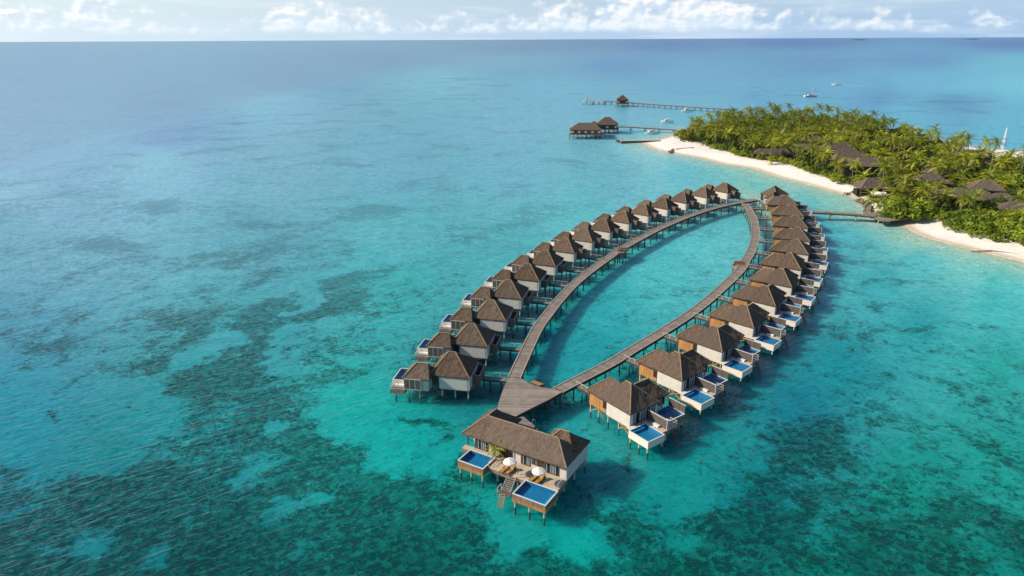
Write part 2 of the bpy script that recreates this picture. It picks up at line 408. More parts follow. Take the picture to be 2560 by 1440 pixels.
BLOB=[ # photo pixel, radii, change of reef cover
(615,1189,60,28,-.8),(705,1249,55,26,-.8),(780,1234,40,20,-.7),(502,1260,50,36,-.6),(397,1361,58,24,-.8),(217,1331,58,30,-.8),(116,1387,42,24,-.7),(694,1059,26,12,-.9),(874,1050,80,44,-.7),(945,990,60,55,-.7),(960,1150,34,46,-.7),(919,1159,45,22,-.6),(394,1136,26,14,-.8),(277,1159,48,20,-.8),(326,1129,36,15,-.7),(30,1260,48,22,-.6),(750,1369,70,40,-.4),(448,1088,14,8,-.7),
(110,1060,150,110,-.7),(330,1000,110,50,-.6),(260,1090,70,40,-.5),(221,1046,38,24,.9),(112,1054,30,22,.8),(337,1008,22,10,.8),(49,1136,34,32,.7),(180,960,60,14,.5),(440,965,60,12,.3),
(592,825,44,24,-.7),(480,889,56,24,-.7),(585,892,28,13,-.6),(697,859,26,15,-.8),(735,806,46,22,-.6),(780,739,56,13,-.7),(637,739,70,11,-.6),(800,680,80,14,-.6),(900,660,90,16,-.5),(430,705,130,16,-.5),(300,790,90,14,-.5),
(502,825,66,26,.5),(656,787,85,36,.6),(600,881,90,28,.6),(394,900,44,20,.5),(525,937,85,40,.6),(825,757,90,20,.6),(881,705,90,24,.5),(469,780,80,18,.5),(278,600,120,10,.4),(180,690,120,14,.35),(560,650,130,14,.4),(150,840,110,18,.4),(120,900,100,20,.4),(700,560,140,10,.3),(420,520,140,8,.3),(900,520,140,9,.3),(250,500,140,8,.3),(640,690,70,14,.4),
(1787,1324,95,38,.6),(1900,1316,100,28,.5),(2189,1305,32,20,.8),(2087,1200,55,22,.4),(2050,1125,110,36,.5),(1900,1200,45,26,.4),(2466,994,24,12,.5),(2470,1110,30,12,.5),(2410,1267,40,20,.4),(2050,1060,120,30,.3),(1950,1100,90,30,.3),
(1151,1312,58,36,.9),(1058,1046,28,11,.9),(1046,1234,16,10,.9),(1087,1275,18,9,.9),(1114,1084,12,7,.9),(1132,1185,32,22,.5),(1350,1384,36,18,.8),(1241,1346,12,9,.9),(952,1181,86,80,.4),(934,1275,95,60,.4),(934,1406,150,44,.45),(1552,1324,60,36,.5),(1545,1166,26,15,.6),(1571,1256,45,35,.35),(1250,1420,110,24,.4),(1500,1420,60,20,.3),(1700,1400,90,40,.4),(1100,1095,20,9,.4),
(1705,632,70,14,.25),(1780,575,80,12,.2),(1680,660,60,10,.2),(1560,860,70,12,.2),(1600,780,60,10,.15),(2200,600,110,12,.55),(2120,575,40,5,.35),(2180,650,150,10,.4),(2300,690,170,10,.3),(2150,700,120,10,.3),(2080,630,70,8,.4),(2230,760,150,12,.3),(2150,820,150,14,.3),(2400,820,120,12,.3),
(1200,560,170,8,.25),(1050,590,120,10,.3),(1300,480,150,6,.25),(1150,520,160,8,.2),(1450,470,110,6,.2),(1500,380,120,5,.25),(1600,420,130,6,.2),(1800,440,110,5,.15),(1180,197,60,3,.5),(1230,215,70,3,.5),(1180,240,120,5,.25),(1960,236,150,5,.4),(2350,248,170,8,.45),(2360,275,140,4,.4),(2150,150,260,4,.3),(1480,250,120,5,.2)]
REEF=[(0,1440,.92),(0,1280,.85),(250,1300,.9),(500,1200,.85),(450,1400,.85),(750,1150,.8),(750,1350,.75),(1000,1230,.65),(1000,1400,.88),(1150,1420,.82),(1300,1425,.66),(640,1050,.85),(650,960,.72),(800,950,.58),(900,880,.5),(300,1050,.42),(0,1100,.25),(100,960,.35),(300,900,.45),(500,850,.48),(700,800,.5),(900,750,.45),(100,800,.45),(300,720,.45),(600,650,.42),(850,620,.4),(1000,600,.3),(400,560,.4),(100,600,.4),(800,480,.35),(1000,450,.32),(400,430,.25),(1300,400,.3),(1300,550,.3),(1100,700,.35),(1020,900,.35),(1180,950,.3),
(1000,1060,.25),(1100,1150,.3),(1300,1330,.3),(1250,1200,.3),(1450,1330,.18),(1600,1250,.3),(1500,1150,.3),(1480,1435,.6),(1600,1420,.58),(1750,1200,.35),(1900,1300,.6),(2050,1180,.55),(2200,1350,.62),(2400,1350,.55),(2540,1250,.5),(2300,1150,.52),(2150,1050,.5),(2400,1000,.45),(2540,1000,.42),(1900,1050,.35),(1800,950,.3),(2300,900,.35),(2500,850,.3),(2000,800,.3),(2300,720,.3),(2500,720,.12),(2200,620,.3),(2400,660,.1),(1550,800,.37),(1700,640,.40),(1450,880,.36),(1750,560,.34),(1900,450,.15),(1600,450,.25),(1700,380,.12),(0,300,.3),(700,180,.25),(1300,250,.25),(1700,200,.25),(2300,150,.25),(2000,110,.25),(2500,200,.15),(2300,270,.3)]
def idw(px,py,pts,vals,p=3.2):
    num=np.zeros((len(px),vals.shape[1])); den=np.zeros(len(px))
    for (ax,ay),v in zip(pts,vals):
        # photo rows near the horizon span far more ground: compare them on a finer scale
        dy=np.abs((np.log(np.maximum(py-84,4))-math.log(max(ay-84,4)))*260)+np.abs(py-ay)*.7
        d=np.hypot((px-ax),dy)+14
        w=d**-p; num+=w[:,None]*v; den+=w
    return num/den[:,None]
ys=[26.0]
while ys[-1]<640: ys.append(ys[-1]*1.0072)
while ys[-1]<60000: ys.append(ys[-1]*1.09)
ys=np.array(ys); th=np.tan(np.radians(np.linspace(-52,52,290)))
GX=(ys[:,None]+30)*th[None,:]; GY=np.repeat(ys[:,None],len(th),1)
P=np.stack([GX.ravel(),GY.ravel()],1); nr,nc=GX.shape
P3=np.concatenate([P,np.zeros((len(P),1))],1)
px,py=pj(P3); px=np.clip(px,-300,2860); py=np.clip(py,90,1500)
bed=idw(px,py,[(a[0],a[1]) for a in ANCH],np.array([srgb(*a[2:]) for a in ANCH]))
reef=idw(px,py,[(a[0],a[1]) for a in REEF],np.array([[a[2]] for a in REEF]),2.6)[:,0]
def wn(k,ox):
    return np.array([noise.fractal(Vector((x*k+ox,y*k,ox)),1.,2.,4) if y<900 else 0. for x,y in P])
bwx=px+wn(.06,3.1)*75+wn(.25,9.)*26; bwy=py+(wn(.06,17.7)*75+wn(.25,23.)*26)*.5*np.clip((py-90)/900,0,1)
bwx=np.where(py>330,bwx,px)
for bx_,by_,rx,ry,dv in BLOB:
    q_=.30 if (bx_<1150 and by_>620) else 0.
    ux=(bwx-bx_)*math.cos(q_)-(bwy-by_)*math.sin(q_); uy=(bwx-bx_)*math.sin(q_)+(bwy-by_)*math.cos(q_)
    reef+=.62*dv*np.exp(-(((ux/rx)**2+(uy/ry)**2)**1.2)*.8)
# the drop-off to the open ocean on the far left
edge=np.interp(px,[-300,0,250,480,640,800,960,1200,1500,2600],[440,408,338,284,246,207,180,165,150,120])
def sst(x,a,b):
    t=np.clip((x-a)/(b-a),0,1); return t*t*(3-2*t)
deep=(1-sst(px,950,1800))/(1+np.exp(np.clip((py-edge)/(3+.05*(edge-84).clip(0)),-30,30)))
sky_sheen=sst(px,1150,150)*sst(py,1050,650)  # sky sheen on the left, painted as a paler, greyer bed colour
bed=bed*(1+.28*sky_sheen[:,None])+np.array([.05,.03,.02])*sky_sheen[:,None]
deepc=np.array(srgb(108,146,168))*1.5  # deep-water colour, lifted and greyed to carry the silver sky sheen
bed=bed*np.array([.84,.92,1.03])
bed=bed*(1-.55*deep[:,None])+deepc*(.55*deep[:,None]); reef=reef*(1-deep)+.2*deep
sd=pdist(P,shore); ins=inside(P,shore); sd=np.where(ins,sd,-sd)
far=P[:,1]>900
sd=np.where(far,-200,sd)
z=np.where(sd>0,np.minimum(1.35,sd*.10),np.maximum(-1.1,sd*.045))
z=z+np.where(sd>6,.12*np.sin(P[:,0]*.21)*np.sin(P[:,1]*.17+P[:,0]*.05),0)
z=np.where((sd<=-31),z-np.minimum(5,deep*6),z)
reef=reef+.13*sst(py,1080,1380)*(1-.4*sst(px,1150,1500))
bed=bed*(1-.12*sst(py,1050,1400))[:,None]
reef=np.where(sd>-26,reef*np.clip((-sd-4)/22,0,1),reef); 
# sandy shallows along the beach
sh=np.clip(1+sd/20,0,1)**1.6
bed=bed*(1-sh[:,None]*.75)+np.array((.58,.66,.50))*sh[:,None]*.75
intree=inside(P,trees)&~far; td=pdist(P,trees)
soil=np.where(intree,np.clip(td/5,0,1),0)
me_v=np.stack([P[:,0],P[:,1],z],1)
def grid_obj(name,facesel,mat):
    idx=np.arange(nr*nc).reshape(nr,nc)
    q=np.stack([idx[:-1,:-1],idx[:-1,1:],idx[1:,1:],idx[1:,:-1]],-1).reshape(-1,4)
    q=q[facesel(q)]
    used=np.unique(q); rm=np.full(nr*nc,-1); rm[used]=np.arange(len(used))
    me=bpy.data.meshes.new(name); me.from_pydata(me_v[used].tolist(),[],rm[q].tolist()); me.update()
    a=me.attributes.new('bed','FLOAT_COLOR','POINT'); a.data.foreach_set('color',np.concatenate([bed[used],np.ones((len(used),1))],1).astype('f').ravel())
    for nm,ar in (('reef',reef),('soil',soil)):
        a=me.attributes.new(nm,'FLOAT','POINT'); a.data.foreach_set('value',ar[used].astype('f'))
    me.polygons.foreach_set('use_smooth',[True]*len(me.polygons))
    o=link(name,me,mat); struct(o); return o
def bed_material(name):
    m,nt=new_mat(name); n=N(nt)
    ge=n('ShaderNodeNewGeometry'); pos=ge.outputs['Position']
    wob=n('ShaderNodeTexNoise',{'Vector':pos,'Scale':.9,'Detail':2.0}).outputs['Color']
    wv=n('ShaderNodeVectorMath',{0:wob,1:(.5,.5,.5)},operation='SUBTRACT').outputs[0]
    wv=n('ShaderNodeVectorMath',{0:wv,'Scale':1.5},operation='SCALE').outputs[0]
    p2=n('ShaderNodeVectorMath',{0:pos,1:wv},operation='ADD').outputs[0]
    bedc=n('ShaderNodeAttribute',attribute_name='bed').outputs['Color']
    rf=n('ShaderNodeAttribute',attribute_name='reef').outputs['Fac']
    so=n('ShaderNodeAttribute',attribute_name='soil').outputs['Fac']
    big=n.noise(p2,.075,10,.70,.9); mid=n.noise(p2,.42,6,.72,.7); fine=n.noise(p2,1.5,4,.72)
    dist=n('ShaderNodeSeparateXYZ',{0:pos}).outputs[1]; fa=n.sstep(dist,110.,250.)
    soft=n.noise(p2,.032,4,.5,.6)
    big=n.math('ADD',n.math('MULTIPLY',big,n.math('SUBTRACT',1.,n.math('MULTIPLY',fa,.75))),n.math('MULTIPLY',soft,n.math('MULTIPLY',fa,.75)))
    nn=n.math('ADD',n.math('MULTIPLY',big,.50),n.math('ADD',n.math('MULTIPLY',mid,.33),n.math('MULTIPLY',fine,.17)))
    # noise near .5: cover .5 covers half the ground
    thr=n.math('SUBTRACT',.5,n.math('MULTIPLY',n.math('SUBTRACT',rf,.5),.30))
    e=n.math('SUBTRACT',nn,thr)
    mask=n.sstep(e,-.042,.055)
    tone=n.noise(p2,.16,4,.6)
    reefc=n.mix(n.sstep(tone,.35,.65),(.022,.078,.095),(.045,.12,.088))
    reefc=n.mix(n.sstep(n.noise(p2,.8,5,.75),.48,.60),reefc,(.40,.58,.46))
    reefc=n.mix(n.math('MULTIPLY',n.sstep(n.noise(p2,.3,5,.7),.50,.62),.7),reefc,(.25,.46,.42))
    rc=n.mix(1.0,bedc,reefc,'MULTIPLY')
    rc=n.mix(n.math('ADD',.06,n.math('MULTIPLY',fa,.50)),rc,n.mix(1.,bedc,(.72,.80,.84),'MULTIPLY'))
    sandv=n.mix(n.math('MULTIPLY',n.sstep(n.noise(p2,.22,5,.65),.40,.66),.5),bedc,n.mix(1.,bedc,(.40,.68,.74),'MULTIPLY'))
    sandv=n.mix(n.math('MULTIPLY',n.sstep(n.noise(p2,.6,5,.75),.50,.62),.38),sandv,n.mix(1.,bedc,(3.,1.28,1.2),'MULTIPLY'))
    sandv=n.mix(n.math('MULTIPLY',n.sstep(n.noise(p2,.75,4,.75),.54,.64),.55),sandv,n.mix(1.,bedc,(.25,.42,.42),'MULTIPLY'))
    under=n.mix(n.math('MULTIPLY',mask,.93),sandv,rc)
    # dry land
    zz=n('ShaderNodeSeparateXYZ',{0:pos}).outputs[2]
    sv=n.noise(pos,.5,6,.6)
    sand=n.mix(n.sstep(sv,.3,.7),(.67,.65,.625),(.79,.78,.76))
    sand=n.mix(n.sstep(zz,.05,.42),(.50,.42,.31),sand)
    soilc=n.mix(n.sstep(n.noise(pos,.4,5,.6),.35,.65),(.035,.040,.018),(.12,.10,.06))
    land=n.mix(so,sand,soilc)
    cc=n.mix(n.sstep(zz,-.16,.08),under,land)
    wz=n.math('ADD',zz,n.math('MULTIPLY',n.math('SUBTRACT',n.noise(pos,.12,3,.6),.5),.5))
    fo=n.math('MULTIPLY',n.sstep(n.math('ABSOLUTE',wz),.05,.0),n.sstep(n.noise(pos,.5,4,.6),.42,.60))
    cc=n.mix(n.math('MULTIPLY',fo,.7),cc,(.80,.82,.80))
    b=n('ShaderNodeBsdfPrincipled',{'Base Color':cc,'Roughness':1.,'Specular IOR Level':.0,'Subsurface Weight':n.sstep(zz,-.1,-.5,0.,.85),'Subsurface Radius':(1.,1.,1.),'Subsurface Scale':5.0})
    b.subsurface_method='BURLEY'
    bm=n('ShaderNodeBump',{'Strength':.55,'Distance':.5,'Height':n.math('ADD',mid,n.math('MULTIPLY',fine,.6))}); nt.links.new(bm.outputs[0],b.inputs['Normal'])
    n('ShaderNodeOutputMaterial',{'Surface':b.outputs[0]}); return m
bm_=bed_material('sea_bed_and_sand')
zv=z
landsel=lambda q:(zv[q].max(1)>-.12)&(P[q[:,0],1]<900)
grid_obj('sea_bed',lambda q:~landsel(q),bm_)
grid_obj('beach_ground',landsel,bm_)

def water_material():
    m,nt=new_mat('sea_water'); n=N(nt)
    ge=n('ShaderNodeNewGeometry'); pos=ge.outputs['Position']
    def ripple(rot,sx,sy,sc,det=3,dist=.6):
        mp=n('ShaderNodeMapping',{'Vector':pos,'Rotation':(0,0,R(rot))}).outputs[0]
        mp=n('ShaderNodeVectorMath',{0:mp,1:(sx,sy,1)},operation='MULTIPLY').outputs[0]
        return n.noise(mp,sc,det,.55,dist)
    a=ripple(-32,.30,1.,1.2,3,.6); b_=ripple(-46,.5,1.,.35,2,.4); c=ripple(-18,.45,1.,2.6,2,.3)
    h=n.math('ADD',n.math('MULTIPLY',a,.34),n.math('ADD',n.math('MULTIPLY',b_,.42),n.math('MULTIPLY',c,.10)))
    # wind patches: calmer in the lee of the island
    wind=n.sstep(n.noise(pos,.012,3,.5),.3,.7,.55,1.15)
    h=n.math('MULTIPLY',h,wind)
    bp=n('ShaderNodeBump',{'Strength':1.0,'Distance':.95,'Height':h}).outputs[0]
    fr=n('ShaderNodeFresnel',{'IOR':n.sstep(ge.outputs['Backfacing'],0.,1.,1.333,.75),'Normal':bp}).outputs[0]
    fr=n.math('MINIMUM',n.math('MULTIPLY',fr,.76),.43)
    tr=n('ShaderNodeBsdfTransparent',{'Color':(.93,1.,1.,1)})
    df=n('ShaderNodeBsdfDiffuse',{'Color':(.012,.30,.31,1),'Normal':bp})
    body=n('ShaderNodeMixShader',{0:.045,1:tr.outputs[0],2:df.outputs[0]})
    gl=n('ShaderNodeBsdfGlossy',{'Color':(1,1,1,1),'Roughness':.27,'Normal':bp})
    mx=n('ShaderNodeMixShader',{0:fr,1:body.outputs[0],2:gl.outputs[0]})
    n('ShaderNodeOutputMaterial',{'Surface':mx.outputs[0]}); return m
m=MB()
S=60000
m.add([(-S,-200,0),(S,-200,0),(S,S,0),(-S,S,0)],[(0,1,2,3)])
struct(m.build('sea_water',water_material()))

# ------------------------------------------------------------------ sky and sun
SUN_EL,SUN_AZ=33.0,-90.0      # azimuth measured from straight ahead (+Y), negative = left
sv=Vector((math.sin(R(SUN_AZ))*math.cos(R(SUN_EL)),math.cos(R(SUN_AZ))*math.cos(R(SUN_EL)),math.sin(R(SUN_EL))))
sl=bpy.data.lights.new('sun','SUN'); sl.energy=4.6; sl.angle=R(2.2); sl.color=(1.,.85,.66)
so_=bpy.data.objects.new('sun',sl); col.objects.link(so_); so_.rotation_euler=(-sv).to_track_quat('-Z','Y').to_euler(); so_.location=(-200,100,200)
w=bpy.data.worlds.new('World'); scene.world=w; w.use_nodes=True; nt=w.node_tree
for q in list(nt.nodes): nt.nodes.remove(q)
n=N(nt)
sky=n('ShaderNodeTexSky'); sky.sky_type='NISHITA'; sky.sun_disc=False; sky.sun_elevation=R(SUN_EL); sky.sun_rotation=R(SUN_AZ); sky.altitude=60; sky.air_density=1.; sky.dust_density=.6; sky.ozone_density=1.5
tc=n('ShaderNodeTexCoord'); d=n('ShaderNodeSeparateXYZ',{0:tc.outputs['Generated']})
az=n.math('MULTIPLY',n.math('ARCTAN2',d.outputs[0],d.outputs[1]),180/PI)
el=n.math('MULTIPLY',n.math('ARCSINE',d.outputs[2]),180/PI)
def vec(sx,sy,ox=0.,oy=0.):
    return n('ShaderNodeCombineXYZ',{0:n.math('ADD',n.math('MULTIPLY',az,sx),ox),1:n.math('ADD',n.math('MULTIPLY',el,sy),oy),2:0.}).outputs[0]
# cumulus bank: height of the cloud tops by bearing
ramp=n('ShaderNodeValToRGB',{0:n.math('ADD',n.math('DIVIDE',az,90.),.5)}); cr_=ramp.color_ramp
def azpx(x): return math.degrees(math.atan((x-1280)/F/math.cos(PITCH)*math.cos(math.atan(0))))
st=[(0,.42),(60,.62),(150,.66),(230,.62),(320,.66),(372,1.06),(420,.72),(500,.55),(560,.22),(680,.2),(740,.66),(800,.88),(860,.8),(930,.58),(985,.66),(1040,.26),(1120,.44),(1200,.4),(1290,.5),(1400,.92),(1450,.52),(1500,1.0),(1600,.95),(1700,1.1),(1800,.86),(1850,.30),(1960,.42),(2080,.55),(2200,.25),(2320,.46),(2440,.5),(2540,.3)]
cr_.elements[0].position=0; cr_.elements[1].position=1
for i,(x,v) in enumerate(st):
    p=azpx(x)/90+.5
    e=cr_.elements.new(min(.999,max(.001,p))) if i<30 else None
    if e: e.color=(v*.8,)*3+(1,)
cr_.elements[0].color=(.4,)*3+(1,); cr_.elements[-1].color=(.3,)*3+(1,)
top=n.math('MULTIPLY',ramp.outputs[0],4.6)      # degrees
def fb(ox=0.,oy=0.): return n.noise(vec(.62,.9,ox,oy),1.,5,.52,.2)
f=fb()
e=n.math('ADD',n.math('SUBTRACT',top,el),n.math('MULTIPLY',n.math('SUBTRACT',f,.53),7.0))
mask=n.math('MULTIPLY',n.sstep(e,-.35,1.5),n.sstep(n.math('ADD',el,n.math('MULTIPLY',f,.8)),.75,1.25))
relief=n.math('SUBTRACT',f,fb(-.16,.20))
lit=n.sstep(relief,-.09,.09)
cloudc=n.mix(lit,(.48,.56,.65),(.74,.73,.71))
cloudc=n.mix(n.sstep(el,.4,2.2,.65,0.),cloudc,(.54,.63,.71))
thin=n.math('MULTIPLY',n.sstep(n.noise(vec(.10,1.0,7.,3.),1.,5,.6,.2),.46,.76),.38)
hz=n.sstep(el,-.5,9.)
skyb=n.mix(1.0,sky.outputs[0],(.08,.08,.08),'MULTIPLY')
low=n.mix(n.sstep(az,-48.,42.),(.52,.64,.73),(.24,.39,.61))
skyc=n.mix(n.math('MULTIPLY',n.math('SUBTRACT',1.,hz),.85),skyb,low)
skyc=n.mix(n.math('MULTIPLY',thin,n.sstep(el,12.,2.)),skyc,(.63,.68,.73))
skyc=n.mix(n.math('MULTIPLY',mask,.82),skyc,cloudc)
bg=n('ShaderNodeBackground',{'Color':skyc,'Strength':1.0}); n('ShaderNodeOutputWorld',{'Surface':bg.outputs[0]})
vs=scene.view_settings; vs.view_transform='Standard'; vs.look='None'; vs.exposure=0.55; vs.gamma=1; vs.use_curve_mapping=False
scene.cycles.use_denoising=True
scene.cycles.max_bounces=6; scene.cycles.transparent_max_bounces=12; scene.cycles.caustics_reflective=False; scene.cycles.caustics_refractive=False

# ------------------------------------------------------------------ water villas
ORD=['first','second','third','fourth','fifth','sixth','seventh','eighth','ninth','tenth','eleventh','twelfth','thirteenth','fourteenth','fifteenth']
def make_right():
    t=thing('water_villa','-','villa')
    bw=MB().box(-9.9,-5.4,.32,5.6,1.75,3.62).build('bath_wall',MT['timber'],t)
    m=MB().box(-9.8,-5.4,.42,5.5,3.62,4.34); m.build('lattice',MT['screenpanel'],bw)
    for x in (-9.85,-5.6): MB().box(x-.05,x+.05,.28,.42,1.75,4.1).build('corner_post',MT['frame'],bw)
    MB().box(-6.45,-5.75,.27,.318,2.5,3.75).build('shutter',MT['dark'],bw)
    mw=MB().box(-5.4,-.1,.12,6.45,1.75,4.26).build('wall',MT['white'],t)
    MB().box(-5.42,-.08,.10,6.47,1.68,1.747).build('wall_base',MT['brace'],mw)
    glazed(t,'x',1.0,5.7,2.2,4.2,-.1,4)
    MB().box(-6.6,-1.9,6.45,10.3,1.75,4.0).build('pavilion_wall',MT['white'],t)
    glazed(t,'x',7.2,10.0,2.2,3.95,-1.9,3)
    m=MB();c=MB(); hip(m,c,-8.0,0,0,6.8,4.32,.88,caps='13r')
    r=m.build('roof',MT['thatch'],t); c.build('ridge_cap',MT['ridge'],r)
    m=MB();c=MB(); hip(m,c,-10.4,-2.6,.06,5.9,4.28,.87,i0=2.7,caps='02')
    r=m.build('bath_roof',MT['thatch'],t); c.build('ridge_cap',MT['ridge'],r)
    m=MB();c=MB(); hip(m,c,-7.1,-1.3,2.2,10.7,4.05,.78,axis='y',i1=2.5,caps='13r')
    r=m.build('pavilion_roof',MT['thatch'],t); c.build('ridge_cap',MT['ridge'],r)
    pool(t,.85,5.0,-1.0,2.7,2.2,1.0,MT['cream'],None,('y0','x0'))
    pool(t,-.85,2.7,6.4,10.0,2.2,1.15,MT['fascia'],None,('y1',))
    m=MB().box(-.1,4.25,2.76,6.34,1.92,2.1); m.box(-.1,.82,.0,2.75,1.92,2.1)
    d=m.build('deck',MT['deck'],t)
    MB().box(-.05,.8,-.6,.9,2.104,2.16).build('paving',MT['rim'],d); MB().box(.2,2.4,2.78,3.3,2.104,2.15).build('paving',MT['rim'],d); MB().box(1.5,2.9,3.38,3.95,2.104,2.4).build('daybed',MT['canvas'],t)
    MB().box(-.1,4.3,2.72,6.36,1.45,1.915).build('deck_skirt',MT['fascia_y'],d)
    m=MB().box(-.05,4.05,4.10,4.18,2.1,3.75); s=m.build('privacy_screen',MT['screenpanel'],t)
    MB().box(-.07,4.12,4.07,4.21,3.752,3.83).box(4.055,4.13,4.07,4.21,2.1,3.75).build('screen_rail',MT['rail'],s)
    m=MB().box(-.85,2.6,10.02,10.08,2.1,3.7); s=m.build('privacy_screen',MT['screenpanel'],t)
    MB().box(-.87,2.66,9.99,10.11,3.702,3.77).build('screen_rail',MT['rail'],s)
    railing(t,[(4.22,4.3,2.1),(4.22,6.3,2.1),(2.8,6.3,2.1)],.9)
    ladder(t,(4.3,5.3,2.0),(5.6,5.3,-.5),.75,8,'pile_d')
    for x in (-9.6,-7.6,-5.3,-2.8,-.3): pile(t,x,.55,1.75)
    for x in (-9.6,-5.3): pile(t,x,5.3,1.75)
    for x,y in ((1.1,-.75),(3.0,-.75),(4.75,-.75),(4.75,2.4)): pile(t,x,y,1.0)
    for x,y in ((2.45,6.65),(2.45,9.75),(-.6,9.75)): pile(t,x,y,1.15)
    for x,y in ((-2.2,9.9),(-6.2,9.9)): pile(t,x,y,1.75)
    pile(t,3.9,4.2,1.5)
    m=MB()
    for a,b in (((-9.6,.4,.5),(-7.6,.4,1.7)),((-7.6,.4,1.6),(-6.2,.4,.5)),((-2.8,.4,1.65),(-.3,.4,.45)),((-2.8,.4,.4),(-.3,.4,1.65)),((-5.3,.4,1.66),(-2.8,.4,1.66)),((-5.3,5.6,1.65),(-2.2,9.7,.6)),((-.5,.3,.45),(.9,-.6,1.05))):
        MB().bar(a,b,.13,.16).build('brace',MT['brace'],t)
    return t
def make_left(hood):
    t=thing('water_villa','-','villa')
    mw=MB().box(-5.65,-.1,.15,7.4,1.72,4.26).build('wall',MT['white'],t)
    MB().box(-5.67,-.08,.12,7.42,1.6,1.717).build('wall_base',MT['edge'],mw)
    MB().box(-.42,-.36,.13,.148,1.75,4.2).build('drainpipe',MT['frame'],mw); MB().box(-5.64,-5.58,.13,.148,1.75,4.2).build('drainpipe',MT['frame'],mw)
    MB().box(-7.2,-5.67,1.2,7.2,1.75,4.3).build('corridor_wall',MT['screenpanel'],t)
    MB().box(-11.6,-7.2,-1.2,2.9,1.75,3.98).build('pavilion_wall',MT['white'],t)
    s=MB().box(-11.5,-8.5,-1.46,-1.38,2.0,3.9).build('privacy_screen',MT['screenpanel'],t)
    m=MB().box(-11.56,-8.44,-1.49,-1.36,3.902,3.97).box(-11.56,-8.44,-1.49,-1.36,1.92,1.997)
    for x in (-11.53,-10.5,-9.5,-8.47): m.box(x-.035,x+.035,-1.485,-1.462,2.0,3.9)
    m.build('screen_rail',MT['rail'],s)
    glazed(t,'x',3.4,6.8,2.2,4.2,-5.67-1.53,3,d=-1)
    m=MB();c=MB(); hip(m,c,-7.4,0,0,7.6,4.32,.78,i0=2.7,i1=3.4,caps='0123r')
    r=m.build('roof',MT['thatch'],t); c.build('ridge_cap',MT['ridge'],r)
    m=MB();c=MB(); hip(m,c,-11.9,-6.9,-1.4,3.1,4.05,.92,i0=2.1,i1=.8,caps='02r')
    r=m.build('pavilion_roof',MT['thatch'],t); c.build('ridge_cap',MT['ridge'],r)
    m=MB(); x0,x1,y0,y1=-.095,1.25,2.4,7.0
    m.box(x0,x1,y0,y0+.12,1.8,3.7); m.box(x0,x1,y1-.12,y1,1.8,3.7); m.box(x1-.12,x1,y0+.12,y1-.12,1.8,3.7); m.box(x0,x1-.12,y0+.12,y1-.12,1.75,2.05)
    b=m.build('bath_wall',MT['timber_grey'],t)
    MB().box(x0,x1+.03,y0-.03,y0+.13,3.703,3.78).box(x1-.13,x1+.03,y0+.13,y1-.13,3.703,3.78).box(x0,x1+.03,y1-.13,y1+.03,3.703,3.78).build('wall_cap',MT['kerb'],b)
    MB().box(x0+.02,x1-.2,y0+.6,y1-.8,2.06,2.5).build('bath_floor',MT['dark'],b)
    if hood:
        m=MB(); K=9; vs=[];fs=[]
        for i in range(K+1):
            a=PI*i/K; yy=3.55-math.cos(a)*1.15; zz=3.55+math.sin(a)*1.25
            vs+=[(-.6,yy,zz),(1.45,yy,zz-.12),(1.45,yy*.86+3.55*.14,zz-.34),(-.6,yy*.86+3.55*.14,zz-.2)]
        for i in range(K):
            q=4*i; fs+=[(q,q+1,q+5,q+4),(q+1,q+2,q+6,q+5),(q+2,q+3,q+7,q+6)]
        m.add(vs,fs); h=m.build('entry_hood',MT['thatch'],t)
        MB().box(1.255,1.29,2.6,4.5,2.1,3.7).build('entry_screen',MT['timber_dark'],t)
    else:
        MB().box(1.255,1.29,4.5,5.5,2.1,3.7).build('entry_door',MT['timber_dark'],t)
    pool(t,-14.6,-12.1,1.0,5.6,2.25,1.0,MT['cream'],None,('x1',))
    m=MB().box(-12.05,-7.25,3.0,7.3,1.9,2.08); d=m.build('deck',MT['deck'],t)
    MB().box(-12.08,-7.23,2.95,7.33,1.6,1.897).build('deck_skirt',MT['fascia'],d)
    m=MB().box(-14.3,-11.65,-1.3,.94,1.2,1.36); d=m.build('sun_deck',MT['linkdeck'],t)
    MB().box(-14.34,-11.65,-1.34,.96,.8,1.197).build('deck_skirt',MT['fascia'],d)
    railing(t,[(-14.25,.9,1.36),(-14.25,-1.25,1.36),(-11.7,-1.25,1.36)],.9)
    MB().box(-13.9,-12.2,.1,.85,1.37,1.72).build('daybed',MT['canvas'],t)
    railing(t,[(-12.0,7.25,2.08),(-7.4,7.25,2.08)],.9)
    for x in (-5.2,-2.8,-.4): pile(t,x,.45,1.7)
    for x in (-11.0,-8.9): pile(t,x,-.9,1.75)
    for x in (-11.0,-5.2,-.4): pile(t,x,6.9,1.75)
    for x,y in ((-14.3,1.3),(-14.3,5.3),(-12.4,5.3)): pile(t,x,y,1.0)
    pile(t,-13.4,-.9,.8); pile(t,1.0,2.7,1.8,'pile_d',.11); pile(t,1.0,6.7,1.8,'pile_d',.11)
    m=MB()
    for a,b in (((-7.2,1.,1.7),(-5.3,.6,.3)),((-11.0,-.7,.4),(-8.9,-.7,1.6)),((-13.4,-.7,.5),(-11.6,-.7,1.2))): MB().bar(a,b,.08,.1).build('brace',MT['brace'],t)
    return t
RV=[((18.5,94.1),-54.2),((29.3,105.3),-50.8),((39.6,116.8),-47.),((49.3,128.1),-43.6),((58.1,139.9),-40.2),((66.4,152.),-36.8),((73.7,164.7),-33.4),((80.9,177.7),-30.),((86.6,190.7),-26.),((92.0,205.3),-22.),((96.8,220.3),-17.5),((100.7,235.5),-13.),]
